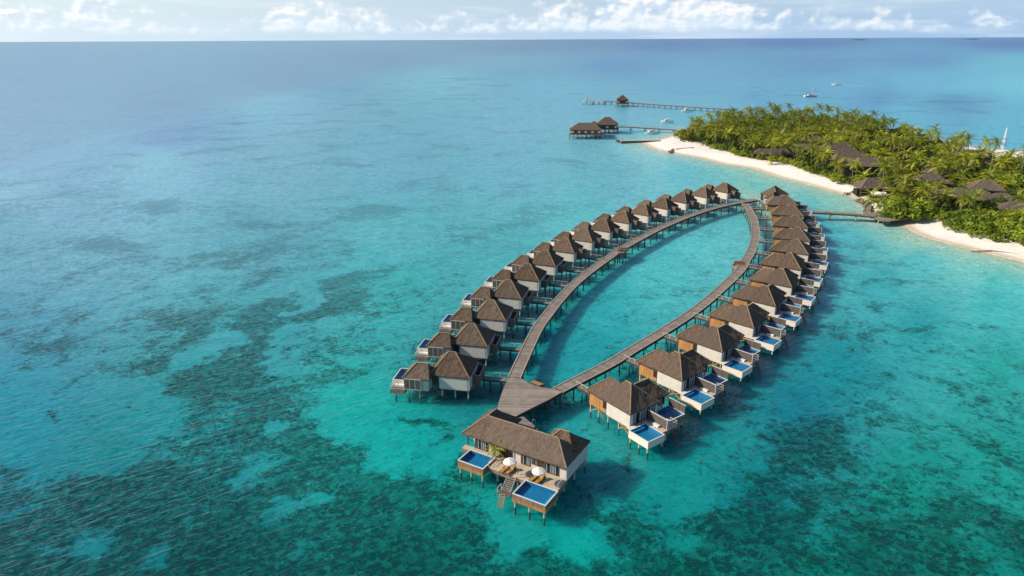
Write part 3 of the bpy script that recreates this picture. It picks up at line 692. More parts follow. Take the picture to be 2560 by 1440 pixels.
LV=[((-7.5,106.6),-10.5),((-4.8,119.6),-11.5),((-1.4,132.5),-13),((2.1,145.2),-14.8),((6.6,157.3),-18),((11.3,168.8),-21.5),((17.2,180.2),-25.5),((23.4,191.1),-29),((30.1,202.),-32.5),((37.5,212.1),-36),((45.6,222.),-39),((54.,231.2),-42.5),((62.6,240.1),-45.5),((72.3,248.9),-48.5),((82.5,257.2),-51.)]
pr=make_right(); pl=make_left(False); ph_=make_left(True)
villas=[]
for i,((x,y),a) in enumerate(RV):
    o=pr if i==0 else copy_tree(pr)
    o.location=(x,y,0); o.rotation_euler=(0,0,R(a))
    o['label']='thatched two-pool water villa, %s from the plank platform along the right arm of the boardwalk'%ORD[i]
    if i==0: o['label']='thatched two-pool water villa nearest the plank platform on the right arm of the boardwalk'
    o['group']='two-pool water villas along the right arm'; villas.append(('R',i,o))
first_h=True
for i,((x,y),a) in enumerate(LV):
    if i<6: o=pl if i==0 else copy_tree(pl)
    else:
        o=ph_ if first_h else copy_tree(ph_); first_h=False
    o.location=(x,y,0); o.rotation_euler=(0,0,R(a))
    o['label']='thatched one-pool water villa, %s from the plank platform along the left arm of the boardwalk'%ORD[i]
    if i==0: o['label']='thatched one-pool water villa nearest the plank platform on the left arm of the boardwalk'
    if i==14: o['label']='thatched one-pool water villa at the far end of the left arm, its timber end sunlit'
    o['group']='one-pool water villas along the left arm'; villas.append(('L',i,o))
# far end villa where the two arms meet, turned away
e=copy_tree(ph_); _c=at(1936,484.5,4.3); _a=R(38)
e.location=(_c[0]-(-3.7*math.cos(_a)-3.8*math.sin(_a)),_c[1]-(-3.7*math.sin(_a)+3.8*math.cos(_a)),0); e.rotation_euler=(0,0,_a)
e['label']='thatched water villa at the boardwalk junction beside the pale sandbank'; e['group']='villas at the junction'
for c_ in list(e.children):
    if c_.name.split('.')[0] in ('pool','sun_deck','daybed','deck','railing') or (c_.name.startswith('pile') and c_.data.vertices[0].co.x<-12):
        for g_ in list(c_.children): bpy.data.objects.remove(g_)
        bpy.data.objects.remove(c_)
end_villa=e

# ------------------------------------------------------------------ the big villa in front
def xf(loc,rz):
    c,s=math.cos(rz),math.sin(rz)
    inv=lambda P:((P[0]-loc[0])*c+(P[1]-loc[1])*s,-(P[0]-loc[0])*s+(P[1]-loc[1])*c)
    out=lambda x,y:(loc[0]+x*c-y*s,loc[1]+x*s+y*c)
    return inv,out
FL,FR_=(-7.71,89.09),R(-31.2)
finv,fout=xf(FL,FR_)
t=thing('suite_villa','large thatched villa with two pools and a sun deck, standing alone in front','villa',(*FL,0),FR_)
m=MB().box(2.3,17.45,.5,5.6,1.75,4.26).build('wall',MT['white'],t)
MB().box(2.28,17.47,.48,5.62,1.6,1.747).build('wall_base',MT['edge'],m)
MB().box(.9,5.2,5.603,7.6,1.75,4.26).box(12.2,17.44,5.603,7.6,1.75,4.26).build('wing_wall',MT['white'],t)
MB().box(.9,2.297,2.6,5.6,1.75,4.26).build('veranda_wall',MT['cream'],t)
mp_=MB()
for x,y in ((.8,.5),(2.2,.5),(.8,2.5)): mp_.box(x-.07,x+.07,y-.07,y+.07,1.75,4.35)
mp_.box(.8,2.2,.46,.54,3.15,3.25)
mp_.build('veranda_post',MT['frame'],t)
MB().box(1.1,1.9,1.6,2.2,2.14,2.9).build('veranda_table',MT['rim'],t)
for a,b,nn,zt in ((2.5,4.4,3,4.25),(10.3,11.6,2,4.25),(14.1,16.2,3,4.25)):
    glazed(t,'y',a,b,2.2,zt,.5,nn,d=-1)
glazed(t,'y',11.95,12.85,2.75,4.15,.5,2,name='window',d=-1)
glazed(t,'y',6.5,8.6,2.2,4.25,.5,2,curtain=False,name='open_door',d=-1)
d=MB().box(12.95,13.9,.44,.495,2.2,4.25).build('door',MT['frame'],t)
MB().box(13.78,13.84,.40,.438,2.9,3.3).build('handle',MT['metal'],d)
MB().box(9.0,9.06,.43,.497,2.2,4.3).box(10.1,10.16,.43,.497,2.2,4.3).box(5.6,5.66,.43,.497,2.2,4.3).build('wall_post',MT['frame'],m)
mm=MB();c=MB(); hip(mm,c,-.02,5.78,.02,8.2,4.31,.80,axis='y',i0=2.9,i1=3.0,caps='r')
r=mm.build('wing_roof',MT['thatch'],t); c.build('ridge_cap',MT['ridge'],r)
mm=MB();c=MB(); hip(mm,c,0,17.67,0,5.8,4.30,.80,i0=2.9,i1=2.8,caps='01r')
r=mm.build('roof',MT['thatch'],t); c.build('ridge_cap',MT['ridge'],r)
mm=MB();c=MB(); hip(mm,c,11.7,17.62,2.4,8.0,4.33,.80,i0=2.4,i1=2.2,caps='02r')
r=mm.build('bath_roof',MT['thatch'],t); c.build('ridge_cap',MT['ridge'],r)
pool(t,1.9,6.3,-3.75,-.5,2.3,1.1,MT['fascia'],MT['timber'],('y0',))
pool(t,12.75,17.85,-6.35,-2.75,2.3,1.1,MT['fascia'],MT['timber'],('y0','x1'))
d=MB().box(6.36,17.6,-2.68,.495,1.94,2.12).box(.35,6.355,-.44,.495,1.94,2.12).build('deck',MT['deck'],t)
MB().box(6.33,17.63,-2.72,-2.69,1.45,2.0).box(17.605,17.64,-2.69,.45,1.45,2.0).box(6.33,6.357,-2.69,-.5,1.6,2.0).box(.3,.345,-.45,.5,1.5,2.0).box(.345,6.3,-.48,-.445,1.5,2.0).build('deck_skirt',MT['fascia'],d)
MB().box(6.40,17.58,-2.66,-.6,1.7,1.935).build('deck_frame',MT['edge'],d)
railing(t,[(6.5,-.7,2.12),(6.5,-2.6,2.12)],.75); railing(t,[(17.5,-2.3,2.12),(17.5,.1,2.12)],.9)
st0=finv(at(1284,1186,2.1)); st1=finv(at(1265,1229,.75)); st2=finv(at(1254,1260,.05))
L=ladder(t,(st0[0],-2.75,2.08),(st1[0],st1[1],.78),1.35,8,'kerb','stair',.10)
MB().box(st1[0]-1.0,st1[0]+1.0,st1[1]-.8,st1[1]+.45,.58,.72).build('stair_landing',MT['linkdeck'],t)
ladder(t,(st1[0]-.15,st1[1]-.7,.85),(st2[0]-.05,st2[1]-.35,-.45),.75,7,'brace','ladder')
railing(t,[(st1[0]-.95,st1[1]-.75,.72),(st1[0]-.95,st1[1]+.3,.72)],.8,mid=False)
railing(t,[(st0[0]+.75,-2.7,2.12),(st0[0]+.75,-1.9,2.12)],.8,mid=False)
for x,y,z1 in ((2.2,-3.5,1.1),(4.1,-3.5,1.1),(6.05,-3.5,1.1),(6.05,-.8,1.1),(13.05,-6.1,1.1),(15.3,-6.1,1.1),(17.55,-6.1,1.1),(17.55,-3.1,1.1),(13.05,-3.1,1.1),(7.9,-2.4,1.7),(11.3,-2.4,1.7),(17.2,.3,1.75),(17.2,3.6,1.75),(17.2,7.2,1.75),(1.1,.7,1.75),(1.1,7.2,1.75),(5.,7.2,1.75),(12.5,7.2,1.75),(9,.8,1.75),(13,.8,1.75)):
    pile(t,x,y,z1)
suite=t

def make_umbrella():
    t=thing('sun_umbrella','-','umbrella')
    MB().cyl(0,0,0,.1,.32,n=12).build('base',MT['concrete'],t)
    MB().cyl(0,0,.1,2.35,.03).build('pole',MT['teak'],t)
    m=MB(); K=8; vs=[(0,0,2.45)];fs=[]
    for j,(rr,zz) in enumerate(((.5,2.34),(.95,2.17),(1.0,2.04))):
        for k in range(K*2):
            a=PI*k/K; s=1. if k%2==0 else .955
            vs.append((rr*s*math.cos(a),rr*s*math.sin(a),zz+(0 if k%2==0 else -.015)))
    n2=K*2
    for k in range(n2): fs.append((0,1+k,1+(k+1)%n2))
    for j in range(2):
        for k in range(n2): a0=1+j*n2; fs.append((a0+k,a0+n2+k,a0+n2+(k+1)%n2,a0+(k+1)%n2))
    m.add(vs,fs); c=m.build('canopy',MT['canvas'],t)
    m=MB()
    for k in range(K): a=2*PI*k/K; m.bar((0,0,2.43),(.96*math.cos(a),.96*math.sin(a),2.15),.02,.02)
    m.build('rib',MT['teak'],c)
    MB().cyl(0,0,2.43,2.55,.05,.02).build('finial',MT['teak'],c)
    return t
def make_lounger():
    t=thing('sun_lounger','-','sun lounger')
    m=MB().box(-.34,.34,-1.0,-.94,.18,.3).box(-.34,-.28,-.94,.9,.2,.3).box(.28,.34,-.94,.9,.2,.3)
    for y in np.linspace(-.85,.05,9): m.box(-.28,.28,y,y+.07,.24,.29)
    m.build('frame',MT['teak'],t)
    for x in (-.3,.3):
        for y in (-.9,.75): MB().box(x-.04,x+.04,y-.04,y+.04,0,.2).build('leg',MT['teak'],t)
    m=MB().add([(-.33,.1,.28),(.33,.1,.28),(.33,.78,.78),(-.33,.78,.78),(-.33,.15,.22),(.33,.15,.22),(.33,.83,.72),(-.33,.83,.72)],[(0,1,2,3),(7,6,5,4),(0,4,5,1),(1,5,6,2),(2,6,7,3),(3,7,4,0)])
    m.build('backrest',MT['teak'],t)
    MB().box(-.27,.27,-.9,.08,.30,.36).build('seat_cushion',MT['cushion'],t)
    m=MB().add([(-.26,.14,.33),(.26,.14,.33),(.26,.72,.77),(-.26,.72,.77),(-.26,.10,.38),(.26,.10,.38),(.26,.68,.83),(-.26,.68,.83)],[(3,2,1,0),(4,5,6,7),(0,1,5,4),(1,2,6,5),(2,3,7,6),(3,0,4,7)])
    m.build('back_cushion',MT['cushion'],t)
    MB().box(-.37,-.31,-.2,.5,.42,.47).box(.31,.37,-.2,.5,.42,.47).box(-.36,-.32,-.18,-.12,.3,.42).box(.32,.36,-.18,-.12,.3,.42).build('armrest',MT['teak'],t)
    return t
ZD=2.12
um=make_umbrella(); u2=copy_tree(um)
for o,px_,lab in ((um,(1275,1151),'white sun umbrella on the deck beside the stair and the potted palm'),(u2,(1347,1175),'white sun umbrella on the deck above the right front pool')):
    p=finv(at(*px_,ZD+2.3)); q=fout(p[0],p[1]); o.location=(q[0],q[1],ZD); o['label']=lab; o['group']='umbrellas on the sun deck'
lg=make_lounger()
for i,(px_,lab) in enumerate((((1263,1170),'teak sun lounger left of its pair, by the stair under the left umbrella'),((1277,1174),'teak sun lounger right of its pair, under the left umbrella'),((1335.5,1192),'teak sun lounger left of its pair, behind the right front pool'),((1350.5,1197),'teak sun lounger right of its pair, behind the right front pool'))):
    o=lg if i==0 else copy_tree(lg)
    p=at(*px_,ZD+.4); o.location=(p[0],p[1],ZD); o.rotation_euler=(0,0,FR_+R(-8)); o['label']=lab; o['group']='sun loungers on the front deck'

# ------------------------------------------------------------------ boardwalks
def resample(pts,step=1.5):
    pts=[np.array(p[:2],float) for p in pts]; out=[]
    Pp=[2*pts[0]-pts[1]]+pts+[2*pts[-1]-pts[-2]]
    for i in range(1,len(Pp)-2):
        a,b,c,d=Pp[i-1:i+3]
        for k in range(12):
            t=k/12; out.append(.5*((2*b)+(-a+c)*t+(2*a-5*b+4*c-d)*t*t+(-a+3*b-3*c+d)*t**3))
    out.append(pts[-1]); out=np.array(out)
    for _ in range(6): out[1:-1]=(out[:-2]+2*out[1:-1]+out[2:])/4
    s=np.concatenate([[0],np.cumsum(np.hypot(*np.diff(out,axis=0).T))])
    n_=max(2,int(s[-1]/step)); ss=np.linspace(0,s[-1],n_+1)
    return np.stack([np.interp(ss,s,out[:,0]),np.interp(ss,s,out[:,1])],1),ss
def strip(name,par,line,ss,o0,o1,z0,z1,mat,uv=True):
    """a slab following a line between two side offsets"""
    t=np.gradient(line,axis=0); t/=np.hypot(*t.T)[:,None]; nn=np.stack([-t[:,1],t[:,0]],1)
    m=MB(); vs=[];fs=[];U=[]
    zz=lambda z,i: z[i] if hasattr(z,'__len__') else z
    for i in range(len(line)):
        a=line[i]+nn[i]*o0; b=line[i]+nn[i]*o1
        vs+=[(*a,zz(z0,i)),(*b,zz(z0,i)),(*b,zz(z1,i)),(*a,zz(z1,i))]; U+=[(ss[i],o0),(ss[i],o1)]*2
    for i in range(len(line)-1):
        q=4*i; fs+=[(q+3,q+7,q+6,q+2),(q,q+1,q+5,q+4),(q,q+4,q+7,q+3),(q+1,q+2,q+6,q+5)]
    q=4*(len(line)-1); fs+=[(0,3,2,1),(q,q+1,q+2,q+3)]
    fs=[f[::-1] for f in fs]
    m.add(vs,fs); me=bpy.data.meshes.new(name); me.from_pydata(m.v,[],m.f); me.update()
    L=me.uv_layers.new(name='UVMap')
    for lp in me.loops: L.data[lp.index].uv=(U[lp.vertex_index][0],U[lp.vertex_index][1])
    return link(name,me,mat,par),nn
ZB=2.06
LA=[(1285,945),(1305.3,900),(1340.7,826),(1364.9,791.7),(1392,756.5),(1424.9,720),(1454.6,693.3),(1489.9,666.2),(1526.5,640.4),(1546.9,625.3),(1609.4,590.9),(1650.8,569.8),(1698.4,549.3),(1745.3,531.9),(1793.8,517.5),(1840.6,507.3),(1875,501.5),(1892,498.5)]
RA=[(1395,975.5),(1451.9,946.5),(1492.2,926),(1536.7,902.2),(1580,874.9),(1625.6,847.8),(1671,820),(1714.4,792.2),(1760,758.9),(1794.9,728.9),(1826.7,700),(1853.3,672.2),(1863.3,653.4),(1875,633.9),(1883.6,614.4),(1888.6,589.4),(1888.6,567.5),(1883.6,545.6),(1873.4,525.3),(1862,508.5)]
lines={}
for nm,pts,wd,lab in (('left',LA,2.3,'long curved plank boardwalk on piles along the left row of villas'),('right',RA,2.3,'long curved plank boardwalk on piles along the right row of villas')):
    line,ss=resample([at(x,y,ZB) for x,y in pts]); lines[nm]=(line,ss,wd)
    t=thing('boardwalk',lab,'boardwalk',(0,0,0),0,'arms of the boardwalk loop')
    h=wd/2
    dk,nn=strip('deck',t,line,ss,-h,h,ZB-.12,ZB,MT['walk'])
    for sg in (-1,1):
        a,b=sorted((sg*(h+.003),sg*(h+.12))); strip('edge_beam',t,line,ss,a,b,ZB-.52,ZB-.02,MT['edge'])
        a,b=sorted((sg*(h-.16),sg*(h+.1))); strip('kerb_board',t,line,ss,a,b,ZB+.004,ZB+.09,MT['kerb'])
    strip('joist',t,line,ss,-.2,.2,ZB-.45,ZB-.125,MT['edge'])
    k=0; n_=len(line); st=max(1,round(4.3/1.5))
    for i in range(2,n_-1,st):
        if k>=98: break
        for sg in (-1,1):
            p=line[i]+nn[i]*sg*(h-.1); pile(t,p[0],p[1],ZB-.13,'pile_d',.14,7); k+=1
        
# planked platform where the arms meet the front villa
q=[at(1220+x/8,880+y/8,ZB) for x,y in ((400,515),(300,760),(215,1010),(168,1215),(440,1345),(640,1240),(900,1105),(1200,960),(1480,800),(1380,733),(1240,728),(1060,700),(940,668),(820,622),(730,562),(640,515))]
q=[(p[0],p[1]) for p in q]
t=thing('plank_platform','wide triangular plank platform where both boardwalk arms meet','platform')
a0=math.radians(0)
m=MB().prism(q,ZB-.13,ZB+.0); m.build('deck',MT['plat'],t,uv=lambda c:(c.x*math.cos(.05)-c.y*math.sin(.05),c.y*math.cos(.05)+c.x*math.sin(.05)))
cx=sum(p[0] for p in q)/len(q); cy=sum(p[1] for p in q)/len(q)
m=MB()
for i in range(len(q)):
    a=q[i];b=q[(i+1)%len(q)]
    if i in (8,15): continue
    a=(cx+(a[0]-cx)*1.008,cy+(a[1]-cy)*1.008);b=(cx+(b[0]-cx)*1.008,cy+(b[1]-cy)*1.008)
    m.bar((*a,ZB-.29),(*b,ZB-.29),.14,.50)
m.build('edge_beam',MT['edge'],t)
for i in range(len(q)):
    p=(cx+(q[i][0]-cx)*.95,cy+(q[i][1]-cy)*.95); pile(t,p[0],p[1],ZB-.14,'pile_d',.16,7)
for f_ in (.35,.6):
    for i in range(0,len(q),3):
        p=(cx+(q[i][0]-cx)*f_,cy+(q[i][1]-cy)*f_); pile(t,p[0],p[1],ZB-.14,'pile_d',.16,7)
# small brown lean-to below its inner edge
p0=at(1327,957,1.75);p1=at(1349,966,1.75)
t2=thing('storage_box','low brown timber box hung below the inner edge of the plank platform','box',((p0[0]+p1[0])/2,(p0[1]+p1[1])/2,0),math.atan2(p1[1]-p0[1],p1[0]-p0[0]))
L_=math.hypot(p1[0]-p0[0],p1[1]-p0[1])
MB().box(-L_/2,L_/2,-.1,1.1,.9,1.7).build('body',MT['timber_dark'],t2)
MB().add([(-L_/2-.06,-.15,1.95),(L_/2+.06,-.15,1.95),(L_/2+.06,1.2,1.72),(-L_/2-.06,1.2,1.72),(-L_/2-.06,-.15,2.01),(L_/2+.06,-.15,2.01),(L_/2+.06,1.2,1.78),(-L_/2-.06,1.2,1.78)],[(3,2,1,0),(4,5,6,7),(0,1,5,4),(1,2,6,5),(2,3,7,6),(3,0,4,7)]).build('lid',MT['brace'],t2)
for x in (-L_/2+.15,L_/2-.15): pile(t2,x,.9,.9,'pile_d',.1,6)

def footbridge(P0,P1,label,w=1.25,group='footbridges between villas and boardwalk',rail=True,z=2.0):
    P0=np.array(P0);P1=np.array(P1); d=P1-P0; L=np.hypot(*d); a=math.atan2(d[1],d[0])
    t=thing('footbridge',label,'footbridge',(P0[0],P0[1],0),a,group)
    MB().box(0,L,-w/2,w/2,z-.1,z).build('deck',MT['linkdeck'],t,uv=lambda c:(c.x,c.y))
    MB().box(0,L,-w/2-.08,-w/2-.003,z-.35,z-.02).box(0,L,w/2+.003,w/2+.08,z-.35,z-.02).build('edge_beam',MT['edge'],t)
    if rail:
        railing(t,[(.1,w/2-.04,z),(L-.1,w/2-.04,z)],.9,mid=False)
    k=max(1,int(L/2.2))
    for i in range(k):
        x=L*(i+.6)/(k+.2)
        for y in (-w/2+.15,w/2-.15): pile(t,x,y,z-.1,'pile_d',.10,6)
    return t
def nearest(line,P):
    d=np.hypot(*(line-P).T); i=int(d.argmin()); return line[i]
for kind,i,o in villas:
    a=o.rotation_euler[2]; inv,out=xf(o.location,a); line,ss,wd=lines['left' if kind=='L' else 'right']
    if kind=='L': A=np.array(out(1.30,5.0)); dirv=np.array((math.cos(a),math.sin(a)))
    else: A=np.array(out(-9.95,3.0)); dirv=-np.array((math.cos(a),math.sin(a)))
    # go from the villa door straight to the boardwalk edge
    best=None
    for s in np.arange(1,24,.2):
        P_=A+dirv*s; dd=np.hypot(*(line-P_).T).min()
        if dd<wd/2+.2: best=s; break
    if best is None:
        B=nearest(line,A+dirv*6); v=B-A; B=A+v*(1-1.4/np.hypot(*v))
    else: B=A+dirv*best
    nm=ORD[i]
    footbridge(A,B,'short plank footbridge to the %s villa of the %s row, counting from the platform'%(nm,'left' if kind=='L' else 'right'),1.25 if kind=='L' else 1.4)
inv,out=xf(end_villa.location,end_villa.rotation_euler[2])
A=np.array(out(-12.0,2.0)); B=lines['left'][0][-1]
footbridge(A,B,'short plank footbridge from the arm junction to the last villa by the sandbank',1.5)
# landing between platform and front villa
P0=at(1280,1049,2.0)[:2];P1=at(1322,1058,2.0)[:2]
t=thing('entry_landing','grey plank landing stepping down from platform to front villa','landing')
qa=[at(1282,1047,1.98),at(1308,1041,1.98),at(1338,1065,1.98),at(1318,1090,1.98),at(1290,1090,1.98)]
MB().prism([(p[0],p[1]) for p in qa],1.84,1.98).build('deck',MT['linkdeck'],t,uv=lambda c:(c.y,c.x))
qb=[at(1333,1062,1.75),at(1349,1078,1.75),at(1345,1090,1.75),at(1318,1086,1.75)]
MB().prism([(p[0],p[1]) for p in qb],1.62,1.75).build('step',MT['linkdeck'],t,uv=lambda c:(c.y,c.x))
for p in qa: pile(t,(p[0]*.9+qa[0][0]*.1),(p[1]*.9+qa[0][1]*.1),1.8,'pile_d',.12,6)
pa=at(1331,1060,2.0); MB().tube([(pa[0],pa[1],1.98),(pa[0],pa[1],2.7),(pa[0]+.25,pa[1],2.85),(pa[0]+.5,pa[1],2.7),(pa[0]+.5,pa[1],1.98)],.03).build('handrail',MT['rail'],t)

# two viewing bays
def bay(px_poly,label,z=2.04,shelter=None):
    t=thing('viewing_bay',label,'viewing bay',group='bays on the boardwalk arms')
    qq=[at(x,y,z) for x,y in px_poly]; pq=[(p[0],p[1]) for p in qq]
    MB().prism(pq,z-.14,z).build('deck',MT['linkdeck'],t,uv=lambda c:(c.x,c.y))
    cx=sum(p[0] for p in pq)/len(pq); cy=sum(p[1] for p in pq)/len(pq)
    m=MB()
    for i in range(1,len(pq)-1):
        a=pq[i];b=pq[i+1] if i+1<len(pq) else pq[0]; m.bar((*a,z-.1),(*b,z-.1),.12,.75 if shelter else .7)
    m.build('parapet',MT['fascia'] if shelter else MT['fascia'],t)
    for p in pq: pile(t,cx+(p[0]-cx)*.85,cy+(p[1]-cy)*.85,z-.15,'pile_d',.13,6)
    return t,cx,cy
t,cx,cy=bay([(1537,631),(1543,636),(1559,634),(1567,624),(1563,619)],'plank viewing bay with a thatched hump, halfway along the left boardwalk arm')
m=MB();c=MB(); px0=at(1557,622,2.5); hip(m,None,px0[0]-1.6,px0[0]+1.6,px0[1]-1.3,px0[1]+1.3,2.35,.45,cell=.4); m.build('thatched_cover',MT['thatch'],t)
MB().box(px0[0]-1.2,px0[0]+1.2,px0[1]-.9,px0[1]+.9,2.045,2.2).build('bench',MT['timber_dark'],t)
t,cx,cy=bay([(1860,664),(1843,671),(1831,665),(1835,660),(1856,655)],'timber-walled viewing bay with an orange timber screen on the right boardwalk arm',shelter=True)
px0=at(1849,662,2.1)
MB().add([(px0[0]-1.5,px0[1]+.4,2.05),(px0[0]+1.5,px0[1]-.1,2.05),(px0[0]+1.5,px0[1]-.1,2.8),(px0[0]-.2,px0[1]+.1,3.2),(px0[0]-1.5,px0[1]+.4,3.0),(px0[0]-1.5,px0[1]+.55,2.05),(px0[0]+1.5,px0[1]+.05,2.05),(px0[0]+1.5,px0[1]+.05,2.8),(px0[0]-.2,px0[1]+.25,3.2),(px0[0]-1.5,px0[1]+.55,3.0)],[(0,1,2,3,4),(9,8,7,6,5),(0,5,6,1),(1,6,7,2),(2,7,8,3),(3,8,9,4),(4,9,5,0)]).build('timber_screen',MT['timber'],t)

# ------------------------------------------------------------------ the island: huts
def zof(Pb,y):
    lo,hi=-5.,60.
    for _ in range(40):
        m_=(lo+hi)/2
        if pj(np.array([Pb[0],Pb[1],m_]))[1]>y: lo=m_
        else: hi=m_
    return m_
foot=[]     # footprints kept free of trees: x, y, radius
def hut(px,py,L,W,rot,eave,k,label,i0=None,i1=None,wall='timber_dark',name='thatched_hut',cat='hut',group='thatched roofs on the island',base=1.25,open_=False,cap=False,mat='thatch2',cut=.8):
    c=at(px,py,eave+base)
    t=thing(name,label,cat,(c[0],c[1],base),R(rot),group)
    m=MB();cp=MB() if cap else None
    hip(m,cp,-L/2,L/2,-W/2,W/2,eave,k,i0=i0,i1=i1,cell=.9,rough=.16,thick=.35)
    r=m.build('roof',MT[mat],t)
    if cap: cp.build('ridge_cap',MT['ridge'],r)
    if open_:
        for x in (-L/2+.7,0,L/2-.7):
            for y in (-W/2+.7,W/2-.7): MB().cyl(x,y,-.4,eave+.1,.16).build('post',MT['bark2'],t)
        MB().box(-L/2+.8,L/2-.8,.2,W/2-.8,-.4,eave*.6).build('counter',MT['dark'],t)
    else:
        w_=MB().box(-L/2+.9,L/2-.9,-W/2+.8,W/2-.8,-.4,eave+.05).build('wall',MT[wall],t)
        MB().box(-.7,.7,-W/2+.74,-W/2+.797,0,2.1).build('door',MT['dark'],t)
    foot.append((c[0],c[1],max(W,L*.55)*.5*cut,L,W,R(rot)))
    return t
hut(1733,326,8,6,10,3.0,.75,'small grey thatched hut behind the sandy tip of the island')
hut(1822,291,11,8,-15,4.2,.7,'grey thatched roof half hidden by palms at the back of the tip')
hut(1833,308,8,5,20,3.6,.7,'tiny thatched roof showing between palms near the tip')
hut(1962,316,12,8,25,4.4,.6,'rounded thatched roof alone in the middle of the palm grove')
hut(1931,383,20,7,-8,2.4,.7,'long dark thatched hall just behind the beach bushes')
hut(2012,372,15,9,-18,4.0,.6,'low grey thatched roof behind the long dark hall',)
hut(2040,352,9,8,-10,4.6,.75,'pointed thatched roof among palms above the long hall')
for i,(x,y,l) in enumerate(((2092,374,'farthest of the four parallel long thatched roofs'),(2106,386,'second farthest of the four parallel long thatched roofs'),(2126,398,'second nearest of the four parallel long thatched roofs'),(2150,412,'nearest of the four parallel long thatched roofs, the widest'))):
    hut(x,y,15.5+i*.9,9.5,-4,4.6,.74,l,i0=2.2,i1=3.6,name='thatched_hall',cat='hall',group='four long roofs side by side',cap=True)
hut(2181,466,12.5,8,-4,3.4,.85,'open thatched pavilion at the beach beside a white tent',open_=True,name='beach_pavilion',cat='pavilion',group=None or 'beach pavilions',cap=True)
hut(2336,428,10,9,-30,4.5,.7,'small brown thatched roof between palms above the big restaurant roof')
hut(2325,452,14,10,-15,4.2,.6,'broad shaded thatched roof left of the big restaurant roof')
hut(2408,492,23,10.5,-12,3.2,.6,'very large sagging thatched restaurant roof behind the beach trees',name='thatched_hall',cat='hall',group='restaurant roofs',cut=.7)
hut(2462,470,12,9,-20,4.4,.7,'grey hipped thatched roof just behind the restaurant roof',cap=True)
hut(2505,494,10,7,-35,3.6,.5,'rounded mossy thatched roof right of the restaurant roof')
hut(2545,520,12,8,-25,3.4,.6,'pale rounded thatched roof at the right picture edge')
hut(2455,393,10,9,-20,4.2,.7,'grey hut roof below the two tall palms at the back shore',wall='cream')
hut(2440,383,6,5,0,3.0,.6,'little pale hut at the back shore left of the tall palms',wall='white')
# white tent by the pavilion
c=at(2198,482,3.5); t=thing('shade_tent','white flat-topped shade tent in front of the beach pavilion','tent',(c[0],c[1],1.1),R(-8))
MB().add([(-3.2,-1.6,1.9),(3.2,-1.6,1.9),(2.6,1.6,2.5),(-2.9,1.6,2.5),(-3.2,-1.6,1.96),(3.2,-1.6,1.96),(2.6,1.6,2.56),(-2.9,1.6,2.56)],[(3,2,1,0),(4,5,6,7),(0,1,5,4),(1,2,6,5),(2,3,7,6),(3,0,4,7)]).build('canopy',MT['tent'],t)
for x in (-2.6,2.4):
    for y in (-1.4,1.4): MB().cyl(x,y,-.3,1.95,.06).build('pole',MT['metal'],t)
foot.append((c[0],c[1],6,10,5,0))

# lattice mast at the back shore
b=at(2503,381,1.0); h=zof(b,306)
t=thing('lattice_mast','tall slim white lattice mast at the back shore on the right','mast',(b[0],b[1],.8))
for k in range(3):
    a=2*PI*k/3; MB().bar((.9*math.cos(a),.9*math.sin(a),0),(.12*math.cos(a),.12*math.sin(a),h*.78),.14,.14).build('leg',MT['boatwhite'],t)
m=MB()
for j in range(16):
    z0=h*.78*j/16; z1=h*.78*(j+1)/16; r0_=.9-.78*j/16; r1_=.9-.78*(j+1)/16
    for k in range(3):
        a=2*PI*k/3; b2=2*PI*(k+1)/3
        m.bar((r0_*math.cos(a),r0_*math.sin(a),z0),(r1_*math.cos(b2),r1_*math.sin(b2),z1),.07,.07)
m.build('lattice',MT['boatwhite'],t)
MB().cyl(0,0,h*.77,h-.8,.06,.03).build('antenna',MT['metal'],t)

# ------------------------------------------------------------------ trees
def crown_palm(seed,nf=18,L=4.6):
    g=random.Random(seed); vs=[];fs=[]
    for i in range(nf):
        az=2*PI*i/nf*2.4+g.uniform(-.25,.25); tier=i/nf
        e0=R(72-112*tier+g.uniform(-9,9)); droop=R(62+g.uniform(-14,18)-18*tier); l=L*g.uniform(.82,1.1)
        n_=7; P=Vector((0,0,0)); pts=[P.copy()]
        for s in range(n_):
            e=e0-droop*((s+.5)/n_)**1.3
            P=P+Vector((math.cos(az)*math.cos(e),math.sin(az)*math.cos(e),math.sin(e)))*(l/n_); pts.append(P.copy())
        side=Vector((-math.sin(az),math.cos(az),0)); tw=g.uniform(-.35,.35)
        for s in range(n_):
            wd=.78*math.sin(PI*(.12+.84*(s+.5)/n_))**.8+.06
            fwd=(pts[s+1]-pts[s])
            for sg in (-1,1):
                tip=(pts[s]+pts[s+1])/2+side*sg*wd+fwd*.75+Vector((0,0,-.42*wd+sg*tw*wd))
                k=len(vs); vs+= [tuple(pts[s]),tuple(pts[s+1]),tuple(tip)]; fs.append((k,k+1,k+2) if sg>0 else (k+1,k,k+2))
    return vs,fs
CR=[crown_palm(s) for s in range(6)]
def mesh_from(name,vs,fs,mat,smooth=False):
    me=bpy.data.meshes.new(name); me.from_pydata(vs,[],fs); me.update(); me.materials.append(mat); return me
crown_me=[mesh_from('palm_crown',v,f,MT['palm']) for v,f in CR]
def trunk_geo(h,lx,ly):
    m=MB(); pts=[];rs=[]
    for i in range(7):
        t=i/6; b=t**1.6; pts.append((lx*b,ly*b,h*t-.4*(1-t))); rs.append(.20*(1-t)+.115*t+(.10 if i==0 else 0))
    m.tube(pts,rs,6); return m
protos=[]
for k in range(6):
    g=random.Random(40+k); h=8.5; lx,ly=g.uniform(-1.3,1.3),g.uniform(-1.3,1.3)
    t=thing('coconut_palm','-','palm tree')
    trunk_geo(h,lx,ly).build('trunk',MT['bark'],t)
    link('crown',crown_me[k],None,t,loc=(lx,ly,h))
    protos.append(t)
used_proto=set()
